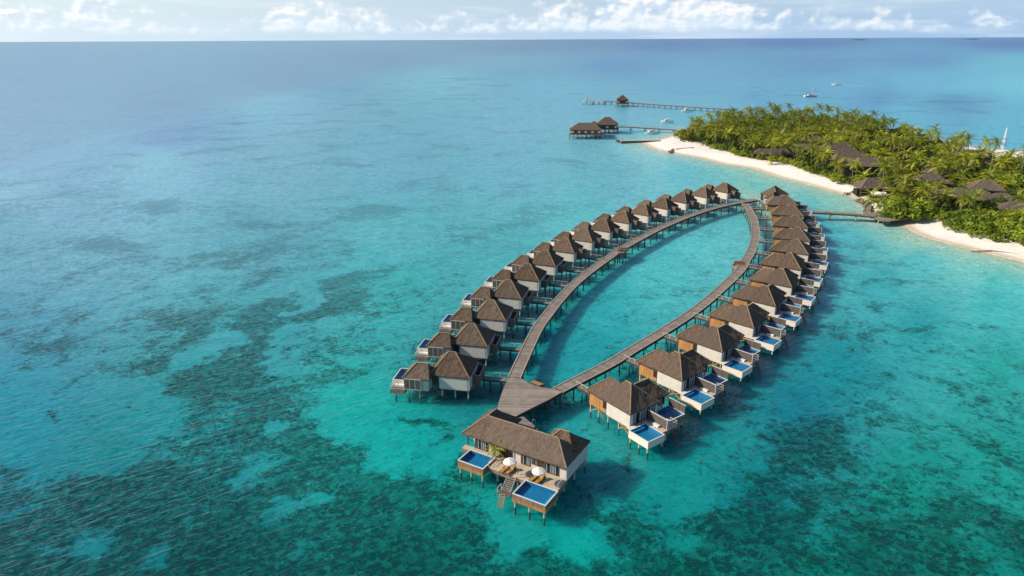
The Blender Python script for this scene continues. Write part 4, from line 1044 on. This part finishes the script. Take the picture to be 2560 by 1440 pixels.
def palm(x,y,zg,h,label,group,k=None,s=1.):
    k=rnd.randrange(6) if k is None else k
    if k in used_proto: o=copy_tree(protos[k])
    else: o=protos[k]; used_proto.add(k)
    o.location=(x,y,zg); o.rotation_euler=(0,0,rnd.uniform(0,2*PI))
    o.scale=(s,s,h/8.5)
    for c in o.children:
        if c.name.startswith('crown'): c.scale=(1,1,8.5/h*s)     # keep the crown's own shape
    o['label']=label; o['group']=group; return o
def leaves(g,n,pts_fn,size,vs,fs):
    for _ in range(n):
        p,nr=pts_fn(); s=size*g.uniform(.6,1.35)
        nr=(Vector(nr)+Vector((g.uniform(-.7,.7),g.uniform(-.7,.7),g.uniform(-.3,.8)))).normalized()
        a=nr.cross(Vector((g.uniform(-1,1),g.uniform(-1,1),g.uniform(-1,1))))
        if a.length<1e-3: continue
        a.normalize(); b=nr.cross(a); p=Vector(p); k=len(vs)
        vs+=[tuple(p-a*s),tuple(p-b*s*.55),tuple(p+a*s),tuple(p+b*s*.55)]; fs.append((k,k+1,k+2,k+3))
def bush_geo(seed,n=1500):
    """broad crown of unit radius 5 m, height about 6 m, made of many lumps"""
    g=random.Random(seed); lumps=[]
    for i in range(26):
        a=g.uniform(0,2*PI); r=4.0*math.sqrt(g.random()); zt=4.7*(1-(r/5.2)**2)+g.uniform(-.7,.4)
        lumps.append((r*math.cos(a),r*math.sin(a),max(.9,zt*g.uniform(.55,1)),g.uniform(.9,1.7)))
    vs=[];fs=[]
    def fn():
        L=g.choice(lumps); d=Vector((g.gauss(0,1),g.gauss(0,1),g.gauss(.35,1))).normalized()
        rr=L[3]*g.uniform(.78,1.05)
        return (L[0]+d.x*rr,L[1]+d.y*rr,max(.15,L[2]+d.z*rr*.85)),d
    leaves(g,n,fn,.36,vs,fs); return vs,fs
bush_me=[mesh_from('tree_crown',*bush_geo(90+i),MT['leaf']) for i in range(4)]
bprotos=[]
for k in range(4):
    t=thing('broadleaf_tree','-','tree')
    m=MB(); m.tube([(0,0,-.4),(.15,.1,1.2),(.3,-.1,2.6)],[.30,.22,.14],7)
    for a in (0,1.6,3.1,4.6): m.tube([(.15,.1,1.0+.2*a/3),(1.3*math.cos(a),1.3*math.sin(a),2.2),(2.4*math.cos(a),2.4*math.sin(a),3.2)],[.14,.09,.04],5)
    m.build('trunk',MT['bark2'],t); link('crown',bush_me[k],None,t); bprotos.append(t)
dprotos=[]
for k in range(4):
    t=copy_tree(bprotos[k]); dprotos.append(t)
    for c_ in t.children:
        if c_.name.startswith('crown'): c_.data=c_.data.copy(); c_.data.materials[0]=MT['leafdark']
bused=set()
def bush(x,y,zg,rad,hgt,label,group,dark=False):
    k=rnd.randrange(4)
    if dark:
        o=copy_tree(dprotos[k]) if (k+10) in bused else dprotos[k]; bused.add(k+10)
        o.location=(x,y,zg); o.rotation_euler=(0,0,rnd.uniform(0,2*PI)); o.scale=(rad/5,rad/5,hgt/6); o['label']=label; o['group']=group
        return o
    if k in bused: o=copy_tree(bprotos[k])
    else: o=bprotos[k]; bused.add(k)
    o.location=(x,y,zg); o.rotation_euler=(0,0,rnd.uniform(0,2*PI)); o.scale=(rad/5,rad/5,hgt/6); o['label']=label; o['group']=group
    blocked.append((x,y,rad*.7)); return o
blocked=[]
# big named bushes by the shore
for x,y,r_,h_,lab in ((2243,541,8.5,8.5,'largest dark broadleaf tree beside the jetty landing'),(2296,541,7.5,8.,'dark broadleaf tree right of the largest one by the jetty landing'),(2222,545,4.2,4.5,'low bright bush right at the jetty landing'),(2346,548,3.4,5,'small broadleaf tree alone between the two large tree masses'),
  (2385,569,6.5,6.5,'leftmost bright broadleaf tree of the mass above the beach loungers'),(2432,580,7.,7.,'second bright broadleaf tree from the left above the beach loungers'),(2476,592,7.,6.5,'third bright broadleaf tree from the left above the beach loungers'),(2520,598,7.5,7.,'fourth bright broadleaf tree from the left above the beach loungers'),(2558,615,7.,7,'bright broadleaf tree cut by the right picture edge'),
  (2420,560,6.5,6.,'bright broadleaf tree behind the lounger row, left half'),(2470,565,7.,6.5,'bright broadleaf tree behind the lounger row, middle'),(2530,570,7.5,7,'bright broadleaf tree behind the lounger row, right half'),
  (2535,480,8.5,9,'wide broadleaf tree above the mossy roof at the right edge'),(2500,470,5,6,'smaller broadleaf tree left of the wide one at the right edge'),
  (2197,513,3.0,3.2,'small bright bush between white tent and boulder bank'),(1712,350,3.2,3.4,'round bush standing on the sand at the island tip'),(1727,352,2.6,2.4,'low dark bush beside the round one at the island tip'),(1766,366,3.4,4.6,'bright small tree where the beach begins to curve')):
    b=at(x,y,1.2); bush(b[0],b[1],1.1,r_,h_,lab,'broadleaf trees near the shore')
# row of bushes behind the beach
front=[(1784,372),(1834,384),(1860,394),(1898,400),(1970,410),(2000,419),(2037,436),(2073,444),(2107,459)]
fl,_=resample([at(x,y,1.2) for x,y in front],5.2)
for i,p in enumerate(fl):
    q=p+np.array([rnd.uniform(-1,1),rnd.uniform(.5,3.5)])
    if any(math.hypot(q[0]-f[0],q[1]-f[1])<f[2]*.8 for f in foot if f[3]!=20): continue
    bush(q[0],q[1],1.15,rnd.uniform(2.4,3.9),rnd.uniform(3.,5.),'yellow-green bush in the row directly behind the curved beach','bush row behind the curved beach')
# tall lone palms: crown pixel, foot pixel
for cx_,cy_,bx_,by_,lab in ((2332,320,2327,352,'lone palm standing highest against the sea, left of the other tall palms'),(2378,345,2376,376,'left palm of the close trio at the back shore'),(2393,338,2392,376,'middle palm of the close trio at the back shore'),(2419,346,2420,378,'right palm of the close trio, its fronds dark'),
   (2461,352,2452,405,'tall slim palm left of the white lattice mast'),(2489,354,2474,432,'tall leaning palm directly beside the white lattice mast'),(2552,376,2550,440,'tall palm at the right picture edge below the mast'),(2518,404,2501,446,'leaning bare-trunked palm below the lattice mast'),
   (2339,468,2340,488,'short palm in front of the shaded roof left of the restaurant'),(2387,446,2388,470,'palm with golden fronds behind the restaurant roof'),(2436,492,2434,515,'star-shaped palm in front of the restaurant roof'),(2408,458,2411,480,'drooping palm left of the hipped roof behind the restaurant'),(2166,492,2176,531,'bushy palm on the rocks by the jetty landing'),(2149,450,2148,478,'leaning palm left of the beach pavilion'),(1883,352,1885,390,'tall palm in front of the long dark hall'),(1930,400,1930,412,'low palm on the sand by the long dark hall'),(1701,330,1700,349,'outermost palm at the left sandy tip'),(2432,532,2430,546,'low golden palm above the beach trees')):
    b=at(bx_,by_,1.2); 
    hh=max(3.,zof(b,cy_)-1.2); palm(b[0],b[1],1.0,hh,lab,'lone palms',s=1.05 if hh>5 else .9); blocked.append((b[0],b[1],2.2))
# the grove
lo=trees.min(0); hi=trees.max(0)
cand=np.stack([np.random.RandomState(3).uniform(lo[0],hi[0],26000),np.random.RandomState(4).uniform(lo[1],hi[1],26000)],1)
cand=cand[inside(cand,trees)&(pdist(cand,trees)>1.2)]
cpx,cpy=pj(np.concatenate([cand,np.full((len(cand),1),1.2)],1))
keep=(cpx<2620)&(cpx>1680); cand=cand[keep]; cpx=cpx[keep]; cpy=cpy[keep]
pick=[]; cell={}
def infoot(x,y,pad=.5):
    for fx,fy,fr,L,W,ro in foot:
        dx,dy=x-fx,y-fy; u=dx*math.cos(ro)+dy*math.sin(ro); v=-dx*math.sin(ro)+dy*math.cos(ro)
        if abs(u)<L/2+pad and abs(v)<W/2+pad: return True
        # keep the sight line to the roof open: nothing tall right in front
        if abs(u)<L/2-1.5 and -W/2-(5.0 if abs(W-9.5)<.01 else .5)<v<0 and abs(L-20)>.1: return True
    return False
for (x,y),qx,qy in zip(cand,cpx,cpy):
    md=5.9
    ci,cj=int(x//5.9),int(y//5.9)
    if any((x-a)**2+(y-b)**2<md*md for i in (-1,0,1) for j in (-1,0,1) for a,b in cell.get((ci+i,cj+j),())): continue
    if infoot(x,y) : continue
    if any((x-a)**2+(y-b)**2<(r_+1)**2 for a,b,r_ in blocked): continue
    cell.setdefault((ci,cj),[]).append((x,y)); pick.append((x,y,qx,qy))
# share: nearest ones (largest in the picture) and the skyline row become things, the rest one mass
bd=pdist(np.array([(p[0],p[1]) for p in pick]),np.array([at(x,y,1.0)[:2] for x,y in TREES[24:]]))
def is_back(i): return bd[i]<9
order=sorted(range(len(pick)),key=lambda i:(pick[i][1]*(0.62 if is_back(i) else 1.0)))
mass=[]; npalm=0; nbush=0
for r_,i in enumerate(order):
    x,y,qx,qy=pick[i]; g=rnd.random()
    nf=noise.noise((x*.03,y*.03,0))
    is_palm=g<(.80 if qx<2200 else .72)
    hgt=rnd.uniform(4.4,8.8)+nf*2.5+(rnd.uniform(2,4.5) if rnd.random()<.2 else 0)
    if is_back(i): hgt=rnd.uniform(5.8,10.2)
    if qx>2200 and qy>430: hgt*=.85
    if qx<1760: hgt*=.85
    if qx>2280 and qy<440: hgt*=.8
    zone=('tip' if qx<1800 else 'back' if is_back(i) else 'mid' if qx<2200 else 'right')
    lab={'tip':'yellow-green coconut palm in the grove near the left tip of the island','back':'coconut palm on the back edge of the grove, crown against the sea','mid':'coconut palm inside the dense middle of the island grove','right':'coconut palm among the thatched roofs on the right of the island'}[zone]
    if is_palm and npalm<262: palm(x,y,1.0,hgt,lab,'palms of the grove, '+{'tip':'left tip','back':'back edge','mid':'middle','right':'right part'}[zone],s=rnd.uniform(.74,1.2)); npalm+=1
    elif not is_palm and nbush<120:
        bush(x,y,.9,rnd.uniform(2.8,4.6),rnd.uniform(4.2,7.2),{'tip':'dense green broadleaf tree between palms near the left tip','mid':'dense green broadleaf tree between palms in the middle of the grove','back':'dense green broadleaf tree at the back edge of the grove','right':'dense green broadleaf tree between palms and roofs on the right'}[zone],'broadleaf trees in the grove, '+{'tip':'left tip','back':'back edge','mid':'middle','right':'right part'}[zone],True); nbush+=1
    else: mass.append((x,y,hgt,is_palm))
print('grove',len(pick),'palms',npalm,'bushes',nbush,'mass',len(mass))
V=[];Fq=[]; nb=0
BG=[np.array(me_.vertices.__len__() and [v.co[:] for v in me_.vertices]) for me_ in bush_me]; BF=[[tuple(p.vertices) for p in me_.polygons] for me_ in bush_me]
for x,y,h,ip in mass:
    a=rnd.uniform(0,2*PI); ca,sa=math.cos(a),math.sin(a)
    if ip:
        k=rnd.randrange(6); v=np.array(CR[k][0]); f_=CR[k][1]; s=rnd.uniform(.9,1.15); v=v*s; v=v+np.array([0,0,h])
    else:
        k=rnd.randrange(4); v=BG[k]*np.array([.6,.6,rnd.uniform(.6,1.)]); f_=BF[k]
    w_=np.stack([v[:,0]*ca-v[:,1]*sa+x,v[:,0]*sa+v[:,1]*ca+y,v[:,2]+1.0],1)
    V+=w_.tolist(); Fq+=[tuple(q+nb for q in t_) for t_ in f_]; nb+=len(w_)
if mass:
    o=link('palm_grove',mesh_from('palm_grove',V,Fq,MT['palm']),None); o['kind']='stuff'; tag(o,'far mass of palm and tree crowns filling the island grove','grove')
# undergrowth over the soil
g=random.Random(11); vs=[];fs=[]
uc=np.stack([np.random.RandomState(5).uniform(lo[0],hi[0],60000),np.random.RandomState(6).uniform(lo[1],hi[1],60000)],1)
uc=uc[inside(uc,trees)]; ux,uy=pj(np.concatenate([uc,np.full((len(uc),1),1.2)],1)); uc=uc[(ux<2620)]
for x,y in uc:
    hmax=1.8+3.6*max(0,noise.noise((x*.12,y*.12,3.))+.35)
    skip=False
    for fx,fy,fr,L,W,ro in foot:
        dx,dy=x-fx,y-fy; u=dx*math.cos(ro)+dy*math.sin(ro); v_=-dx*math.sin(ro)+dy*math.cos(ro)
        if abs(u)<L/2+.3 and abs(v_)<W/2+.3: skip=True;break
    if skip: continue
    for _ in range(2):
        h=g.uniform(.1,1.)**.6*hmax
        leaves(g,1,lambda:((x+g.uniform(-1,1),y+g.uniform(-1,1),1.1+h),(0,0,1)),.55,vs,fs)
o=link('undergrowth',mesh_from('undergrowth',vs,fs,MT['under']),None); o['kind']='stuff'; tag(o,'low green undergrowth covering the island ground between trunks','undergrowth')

# beach loungers, in the shade of the trees
bl=[(2360,560),(2370,566),(2378,571),(2392,571),(2402,573),(2418,572),(2448,580),(2458,583),(2468,585),(2486,588),(2498,590),(2508,592),(2522,597),(2533,600),(2545,604),(2554,608),(1703,353),(1710,355),(1722,355),(1730,356)]
for i,(x,y) in enumerate(bl):
    b=at(x,y,1.3); o=copy_tree(lg); o.location=(b[0],b[1],1.25); o.rotation_euler=(0,0,R(rnd.uniform(130,165))); o.scale=(1.25,1.25,1.25)
    o['label']='orange teak sun lounger on the sand under the right beach trees' if i<16 else 'teak sun lounger on the sand by the bushes at the island tip'
    o['group']='loungers under the right beach trees' if i<16 else 'loungers at the island tip'

# ------------------------------------------------------------------ island jetties, groynes
def jetty(name,pts,w,z,label,step,pmat='pile_w',deckmat='walk',rail=True,cross=False,r=.16,cat='jetty',loc0=None):
    line,ss=resample([at(x,y,z) for x,y in pts],2.0)
    t=thing(name,label,cat,(0,0,0),0)
    h=w/2; dk,nn=strip('deck',t,line,ss,-h,h,z-.15,z,MT[deckmat])
    for sg in (-1,1):
        a,b=sorted((sg*(h+.003),sg*(h+.14))); strip('edge_beam',t,line,ss,a,b,z-.5,z-.03,MT['edge'] if deckmat=='walk' else MT['pile_d'])
        if rail:
            a,b=sorted((sg*(h-.12),sg*(h-.02))); strip('rail',t,line,ss,a,b,z+.75,z+.85,MT['rail' if deckmat!='walk' else 'kerb'])
    k=0
    for i in range(1,len(line),step):
        for sg in (-1,1):
            if k<98:
                p=line[i]+nn[i]*sg*(h-.15); pile(t,p[0],p[1],z-.16,pmat,r,6); k+=1
                if rail and sg>0: MB().cyl(*(line[i]+nn[i]*(h-.07)),z+.003,z+1.1,.06,n=5).build('rail_post',MT['rail'],t)
    return t,line
t,bl_=jetty('island_jetty',[(2003,528),(2060,530.5),(2120,534),(2190,540)],2.6,2.1,'white-piled jetty linking the right villa row with the island landing',4,'pile_w',r=.22)
for i in range(2,len(bl_)-2,5):
    p=bl_[i]; MB().cyl(p[0]+.2,p[1]+1.15,2.105,3.0,.10).build('lamp_post',MT['rail'],t)
t=thing('jetty_landing','low pale plank landing stage where the island jetty meets the rocks','landing')
qa=[at(x,y,1.9) for x,y in ((2178,536),(2196,552),(2222,553),(2250,549),(2284,543),(2282,538),(2230,539))]
MB().prism([(p[0],p[1]) for p in qa],1.7,1.9).build('deck',MT['plat'],t,uv=lambda c:(c.x,c.y))
for x,y in ((2196,557),(2208,559),(2216,560),(2222,560)):
    b=at(x,y,0); pile(t,b[0],b[1],1.72,'pile_w',.25,7)
def rocks(name,pts,label,r0_,n_,cat='groyne',hh=.9,mat='stone'):
    """a pile of boulders along a line: one heaped mound"""
    line,ss=resample([at(x,y,.2) for x,y in pts],1.0); g=random.Random(len(label)); m=MB()
    for i in range(n_):
        p=line[g.randrange(len(line))]; rr=g.uniform(.4,1.)*r0_
        x,y=p[0]+g.gauss(0,r0_*.7),p[1]+g.gauss(0,r0_*.7); z_=g.uniform(-.3,hh)
        K=[];th_=[g.uniform(0,6.28)]
        vs_=[]
        for a,b in ((0,1),(1,1),(2,1),(3,1),(4,1),(0,-1),(1,-1),(2,-1),(3,-1),(4,-1)):
            t_=2*PI*a/5+th_[0]+(.6 if b<0 else 0); s=rr*g.uniform(.7,1.15)
            vs_.append((x+s*math.cos(t_)*.85,y+s*math.sin(t_)*.85,z_+b*rr*.35*g.uniform(.7,1.2)))
        vs_.append((x,y,z_+rr*.62)); vs_.append((x,y,z_-rr*.6))
        fs_=[(a,(a+1)%5,10) for a in range(5)]+[(5+(a+1)%5,5+a,11) for a in range(5)]
        for a in range(5): fs_+=[(5+a,5+(a+1)%5,(a+1)%5,a)]
        m.add(vs_,fs_)
    o=m.build(name,MT[mat]); tag(o,label,cat); return o
rocks('rock_bank',[(2150,503),(2166,517),(2172,530),(2185,543),(2200,550)],'brown boulder bank under the jetty landing',1.2,120,'rocks')
rocks('rock_groyne',[(2112,488),(2128,483),(2146,478),(2160,474)],'short dark rock groyne below the beach pavilion',.7,60)
rocks('rock_groyne',[(1673,382),(1680,378),(1688,374)],'short rock groyne head with a timber tail near the island tip',.9,45)
a=at(1690,373.5,.9);b=at(1735,370,1.3); m=MB().bar((a[0],a[1],.8),(b[0],b[1],1.25),.9,1.0); o=m.build('timber_wall',MT['brace']); tag(o,'low tan timber wall on the sand running from the rock groyne','wall')
# concrete spit at the tip
t=thing('concrete_spit','long pale concrete spit with dark side reaching out from the sandy tip','breakwater')
sp=[at(x,y,1.3) for x,y in ((1552,351),(1600,350.2),(1650,349.6))]; sl_,ss=resample(sp,2.)
strip('deck',t,sl_,ss,-1.7,1.7,1.0,1.3,MT['concrete']); strip('side_wall',t,sl_,ss,-1.6,1.6,-1.9,.995,MT['pile_d'])
o=rocks('rock_head',[(1547,353),(1553,352)],'x',1.1,26); del o['category']; del o['label']; o.parent=t
a=at(2480,630,.35);b=at(2560,640,.35)
o=MB().tube([(*at(2428,627,.5)[:2],.32),(*at(2480,626,.5)[:2],.42),(*at(2530,632,.5)[:2],.40),(*at(2575,640,.5)[:2],.45)],.16,6).build('pipe',MT['stone']); tag(o,'thin dark pipe lying along the wet sand at the right','pipe')

# over-water restaurant pavilions and their jetty
def pavilion(px,py,L,W,rot,eave,k,label,fz=2.0,extra=None,wall='timber_dark',mat='shingle',grp='pier pavilions'):
    c=at(px,py,fz+eave); t=thing('pier_pavilion',label,'pavilion',(c[0],c[1],0),R(rot),grp)
    m=MB();cp=MB(); hip(m,cp,-L/2,L/2,-W/2,W/2,fz+eave,k,axis='y' if W>L else 'x',cell=1.0,rough=.06); r=m.build('roof',MT[mat],t); cp.build('ridge_cap',MT['ridge'],r)
    w_=MB().box(-L/2+.8,L/2-.8,-W/2+.8,W/2-.8,fz,fz+eave).build('wall',MT[wall],t)
    for x in np.linspace(-L/2+2,L/2-2,max(2,int(L/4))): MB().box(x-.8,x+.8,-W/2+.74,-W/2+.797,fz+.9,fz+2.1).build('window',MT['curtain'],w_)
    MB().box(-L/2-.4,L/2+.4,-W/2-.4,W/2+.4,fz-.35,fz-.003).build('deck',MT['fascia'],t)
    for x in np.linspace(-L/2,L/2,max(4,int(L/2.2))):
        for y in (-W/2+.1,W/2-.1): pile(t,x,y,fz-.36,'pile_w',.2,6)
    return t
pavilion(1465,322.5,21,11.5,-7,2.8,.68,'largest shingled pavilion on piles at the outer end of the near jetty',wall='redwood')
t2=pavilion(1484,316,8.5,12,-7,3.2,.82,'narrow steep shingled roof attached behind the largest pier pavilion',wall='redwood')
pavilion(1518,310,15,11.5,-6,3.0,.8,'square shingled pavilion nearer the island on the near jetty')
jetty('near_jetty',[(1490,324),(1520,319.5),(1545,316.5),(1580,317.5),(1640,321),(1692,324.5)],2.4,2.0,'plank jetty from the island tip to the shingled pavilions',5,'pile_d',r=.2)
c=at(1428,325,0); hgt=zof(c,298)
t=thing('flagpole','thin white flagpole at the outer corner of the largest pavilion','pole',(c[0],c[1],0)); MB().cyl(0,0,-1.8,hgt,.16,.09).build('pole',MT['boatwhite'],t); MB().cyl(0,0,hgt,hgt+.4,.3,.1).build('finial',MT['frame'],t)
MB().box(-1.2,2.2,-1,1,1.2,1.5).build('mooring_deck',MT['pile_d'],t)
# far pier
jetty('far_pier',[(1462,252.5),(1500,252.8),(1540,254),(1580,256.5),(1640,261),(1720,266.5),(1800,271.5),(1840,274)],2.8,2.2,'very long thin pier far behind the island tip',3,'pile_d',r=.22,rail=True)
pavilion(1556,249,11.5,11,-5,3.2,.8,'brown roofed pavilion standing on the long far pier',fz=2.2)
t=thing('landing_stage','pale wide pier head slab at the outer end of the far pier','landing stage')
sl_,ss=resample([at(x,y,2.3) for x,y in ((1459,253),(1480,252.6),(1510,253))],3.); strip('deck',t,sl_,ss,-2.4,2.4,1.9,2.3,MT['concrete'])
for p_ in sl_[::3]:
    for y_ in (-1.8,1.8): pile(t,p_[0],p_[1]+y_,1.9,'pile_w',.25,6)
c=at(1467,251,2.3); h=zof(c,243)-2.3
t=thing('pier_beacon','small red and white banded beacon at the end of the far pier','beacon',(c[0],c[1],2.31)); MB().cyl(0,0,0,h*.34,1.1,.95).build('lower_band',MT['red'],t); MB().cyl(0,0,h*.342,h*.68,.93,.8).build('middle_band',MT['boatwhite'],t); MB().cyl(0,0,h*.682,h*.86,.8,.75).build('lantern',MT['frame'],t); MB().cyl(0,0,h*.862,h,.85,.1).build('cap',MT['frame'],t)

# ------------------------------------------------------------------ boats
def hull(m,L,B,D,fb):
    st_=[(-.5,.78,.0),(-.3,.95,-.02),(0,1.,0),(.22,.86,.05),(.38,.52,.14),(.47,.2,.22),(.5,.02,.26)]
    vs=[];fs=[]
    for t_,wd,sh_ in st_:
        x=t_*L; b=B/2*wd
        vs+=[(x,-b,fb+sh_*fb*2),(x,-b*.82,.05),(x,-b*.2,-D),(x,b*.2,-D),(x,b*.82,.05),(x,b,fb+sh_*fb*2)]
    for i in range(len(st_)-1):
        for k in range(5): a=i*6+k; fs.append((a,a+1,a+7,a+6))
        a=i*6; fs.append((a+5,a,a+6,a+11))
    fs.append((0,5,4,3,2,1)); m.add(vs,fs); return m
def cabin(x0,x1,y0,y1,z0,z1,sl=.35):
    return MB().add([(x0,y0,z0),(x1,y0,z0),(x1,y1,z0),(x0,y1,z0),(x0+sl*.3,y0*.85,z1),(x1-sl*1.6,y0*.8,z1),(x1-sl*1.6,y1*.8,z1),(x0+sl*.3,y1*.85,z1)],[(3,2,1,0),(4,5,6,7),(0,1,5,4),(1,2,6,5),(2,3,7,6),(3,0,4,7)])
def motorboat(px,py,L,rot,label,dark=False,top=True):
    c=at(px,py,0); t=thing('motorboat',label,'boat',(c[0],c[1],0),R(rot),'motorboats near the island')
    hull(MB(),L,L*.32,.4,L*.085).build('hull',MT['boatblue' if dark else 'boatwhite'],t)
    MB().box(-L*.46,L*.1,-L*.11,L*.11,L*.088,L*.10).build('cockpit_floor',MT['boatglass'],t)
    cb=cabin(-L*.16,L*.26,-L*.115,L*.115,L*.09,L*.20,L*.05).build('cabin',MT['boatwhite'],t)
    MB().box(-L*.10,L*.15,-L*.118,L*.118,L*.125,L*.165).build('cabin_window',MT['boatglass'],cb)
    if top:
        MB().box(-L*.2,L*.12,-L*.12,L*.12,L*.27,L*.285).build('hardtop',MT['boatwhite'],t)
        for x in (-.18,.08):
            for y in (-.1,.1): MB().bar((x*L,y*L,L*.18),(x*L,y*L,L*.272),.07,.07).build('hardtop_post',MT['metal'],t)
    m=MB(); m.bar((L*.2,-L*.09,L*.16),(L*.47,-.02,L*.22),.05,.05); m.bar((L*.2,L*.09,L*.16),(L*.47,.02,L*.22),.05,.05); m.build('bow_rail',MT['metal'],t)
    MB().box(-L*.54,-L*.49,-L*.05,L*.05,-.1,L*.1).build('outboard',MT['frame'],t)
    return t
motorboat(1717,278,10,185,'white cabin boat moored below the long far pier')
motorboat(1667,305,9,178,'white cabin boat moored between far pier and near jetty')
b3=motorboat(1628,333.5,9,186,'white boat with reddish canopy moored just below the near jetty',top=False)
L=9; MB().box(-2.6,-.2,-1.,1.,1.95,2.05).build('canopy',MT['red'],b3); 
for x in (-2.5,-.3): MB().bar((x,.9,.8),(x,.9,1.96),.08,.08).build('canopy_post',MT['metal'],b3); MB().bar((x,-.9,.8),(x,-.9,1.96),.08,.08).build('canopy_post',MT['metal'],b3)
mb4=motorboat(2090,212.5,11,172,'white speedboat running far out with a foam wake',top=False)
motorboat(1884,668,5,30,'small dark boat moored beside the right boardwalk arm',dark=True,top=False)
c=at(2090,213,0)
m=MB(); vs=[];fs=[]; K=24
for sgn in (-1,1):
    b=len(vs)
    for i in range(K+1):
        t_=i/K; d=4+t_*46; wv=.5+t_*1.4
        x=c[0]+d*math.cos(R(-22)); y=c[1]+d*math.sin(R(-22))
        o_=sgn*(1.2+t_*6.5); nx,ny=-math.sin(R(-22)),math.cos(R(-22)); j=rnd.uniform(.5,1.2)*(1-t_*.8)
        vs+=[(x+nx*o_,y+ny*o_,.012),(x+nx*(o_+sgn*wv*j),y+ny*(o_+sgn*wv*j),.012)]
    for i in range(K): q=b+2*i; fs.append((q,q+1,q+3,q+2))
m.add(vs,fs); o=m.build('wake_foam',MT['foam']); o['kind']='stuff'; tag(o,'thin white foam wake trailing behind the speedboat','wake')
# sailing yacht
c=at(2027,241,0); t=thing('sailing_yacht','white sailing yacht with bare mast anchored beyond the island','boat',(c[0],c[1],0),R(5))
L=14.5; hull(MB(),L,4.2,.6,1.25).build('hull',MT['boatwhite'],t)
MB().box(-L*.47,L*.36,-2.05,-2.0,.35,.75).build('hull_stripe',MT['boatblue'],t)
cb=cabin(-3.5,3.2,-1.45,1.45,1.25,2.25,.5).build('cabin',MT['boatwhite'],t); MB().box(-2.8,1.9,-1.43,1.43,1.6,1.95).build('cabin_window',MT['boatglass'],cb)
MB().box(-5.2,-2.6,-1.5,1.5,3.0,3.1).build('bimini',MT['boatblue'],t)
for x in (-5.1,-2.7):
    for y in (-1.4,1.4): MB().bar((x,y,1.2),(x,y,3.0),.07,.07).build('bimini_post',MT['metal'],t)
h=zof(c,213)
MB().cyl(1.2,0,1.2,h,.15,.10).build('mast',MT['boatwhite'],t)
MB().bar((1.0,0,3.6),(-4.2,0,3.7),.22,.3).build('boom',MT['boatwhite'],t)
m=MB()
for p in ((L*.49,0,1.7),(-L*.48,0,1.3),(1.,-1.9,1.3),(1.,1.9,1.3)): m.bar(p,(1.2,0,h-.3),.07,.07)
m.build('rigging',MT['rope'],t)
m=MB(); m.bar((-L*.47,-1.6,2.1),(L*.4,-1.3,2.2),.04,.04); m.bar((-L*.47,1.6,2.1),(L*.4,1.3,2.2),.04,.04); m.build('guard_rail',MT['metal'],t)
# islands on the horizon
for x,wd,lab in ((2048,34,'low dark far island on the horizon, the left and larger one'),(2300,30,'faint low far island on the horizon, the right one')):
    Dd=15000.; a=math.atan((x-1280)/F/math.cos(PITCH)); cxx,cyy=Dd*math.tan(a),Dd; wm=wd/F*Dd/2
    m=MB(); vs=[(cxx-wm*1.15,cyy,0)];K=20
    top_=[];bot=[];bk=[]
    for i in range(K+1):
        s=-1+2*i/K; hh_=26*(1-s**6)*(.7+.5*abs(noise.noise((i*.7,x,0))))
        top_.append((cxx+s*wm,cyy,hh_)); bot.append((cxx+s*wm,cyy-60,-1)); bk.append((cxx+s*wm,cyy+300,-1))
    vs=top_+bot+bk; n1=K+1; fs=[]
    for i in range(K): fs+=[(n1+i,n1+i+1,i+1,i),(i,i+1,2*n1+i+1,2*n1+i)]
    m.add(vs,fs); o=m.build('far_island',MT['farland']); struct(o); o['label']=lab
# potted palm on the front deck
p=fout(5.9,-.05); t=thing('potted_palm','small leafy palm in a pot between left front pool and deck','plant',(p[0],p[1],2.12))
MB().cyl(0,0,0,.5,.26,.34,10).build('pot',MT['concrete'],t)
MB().tube([(0,0,.5),(.08,.03,1.0),(.1,.0,1.5)],[.09,.06,.05],6).build('stem',MT['bark'],t)
o=link('fronds',crown_me[2],None,t,loc=(.1,0,1.45)); o.scale=(.42,.42,.42)
# sand bank label-free: part of the bed. remove prototypes nobody used
for k in range(6):
    if k not in used_proto:
        for c_ in list(protos[k].children): bpy.data.objects.remove(c_)
        bpy.data.objects.remove(protos[k])
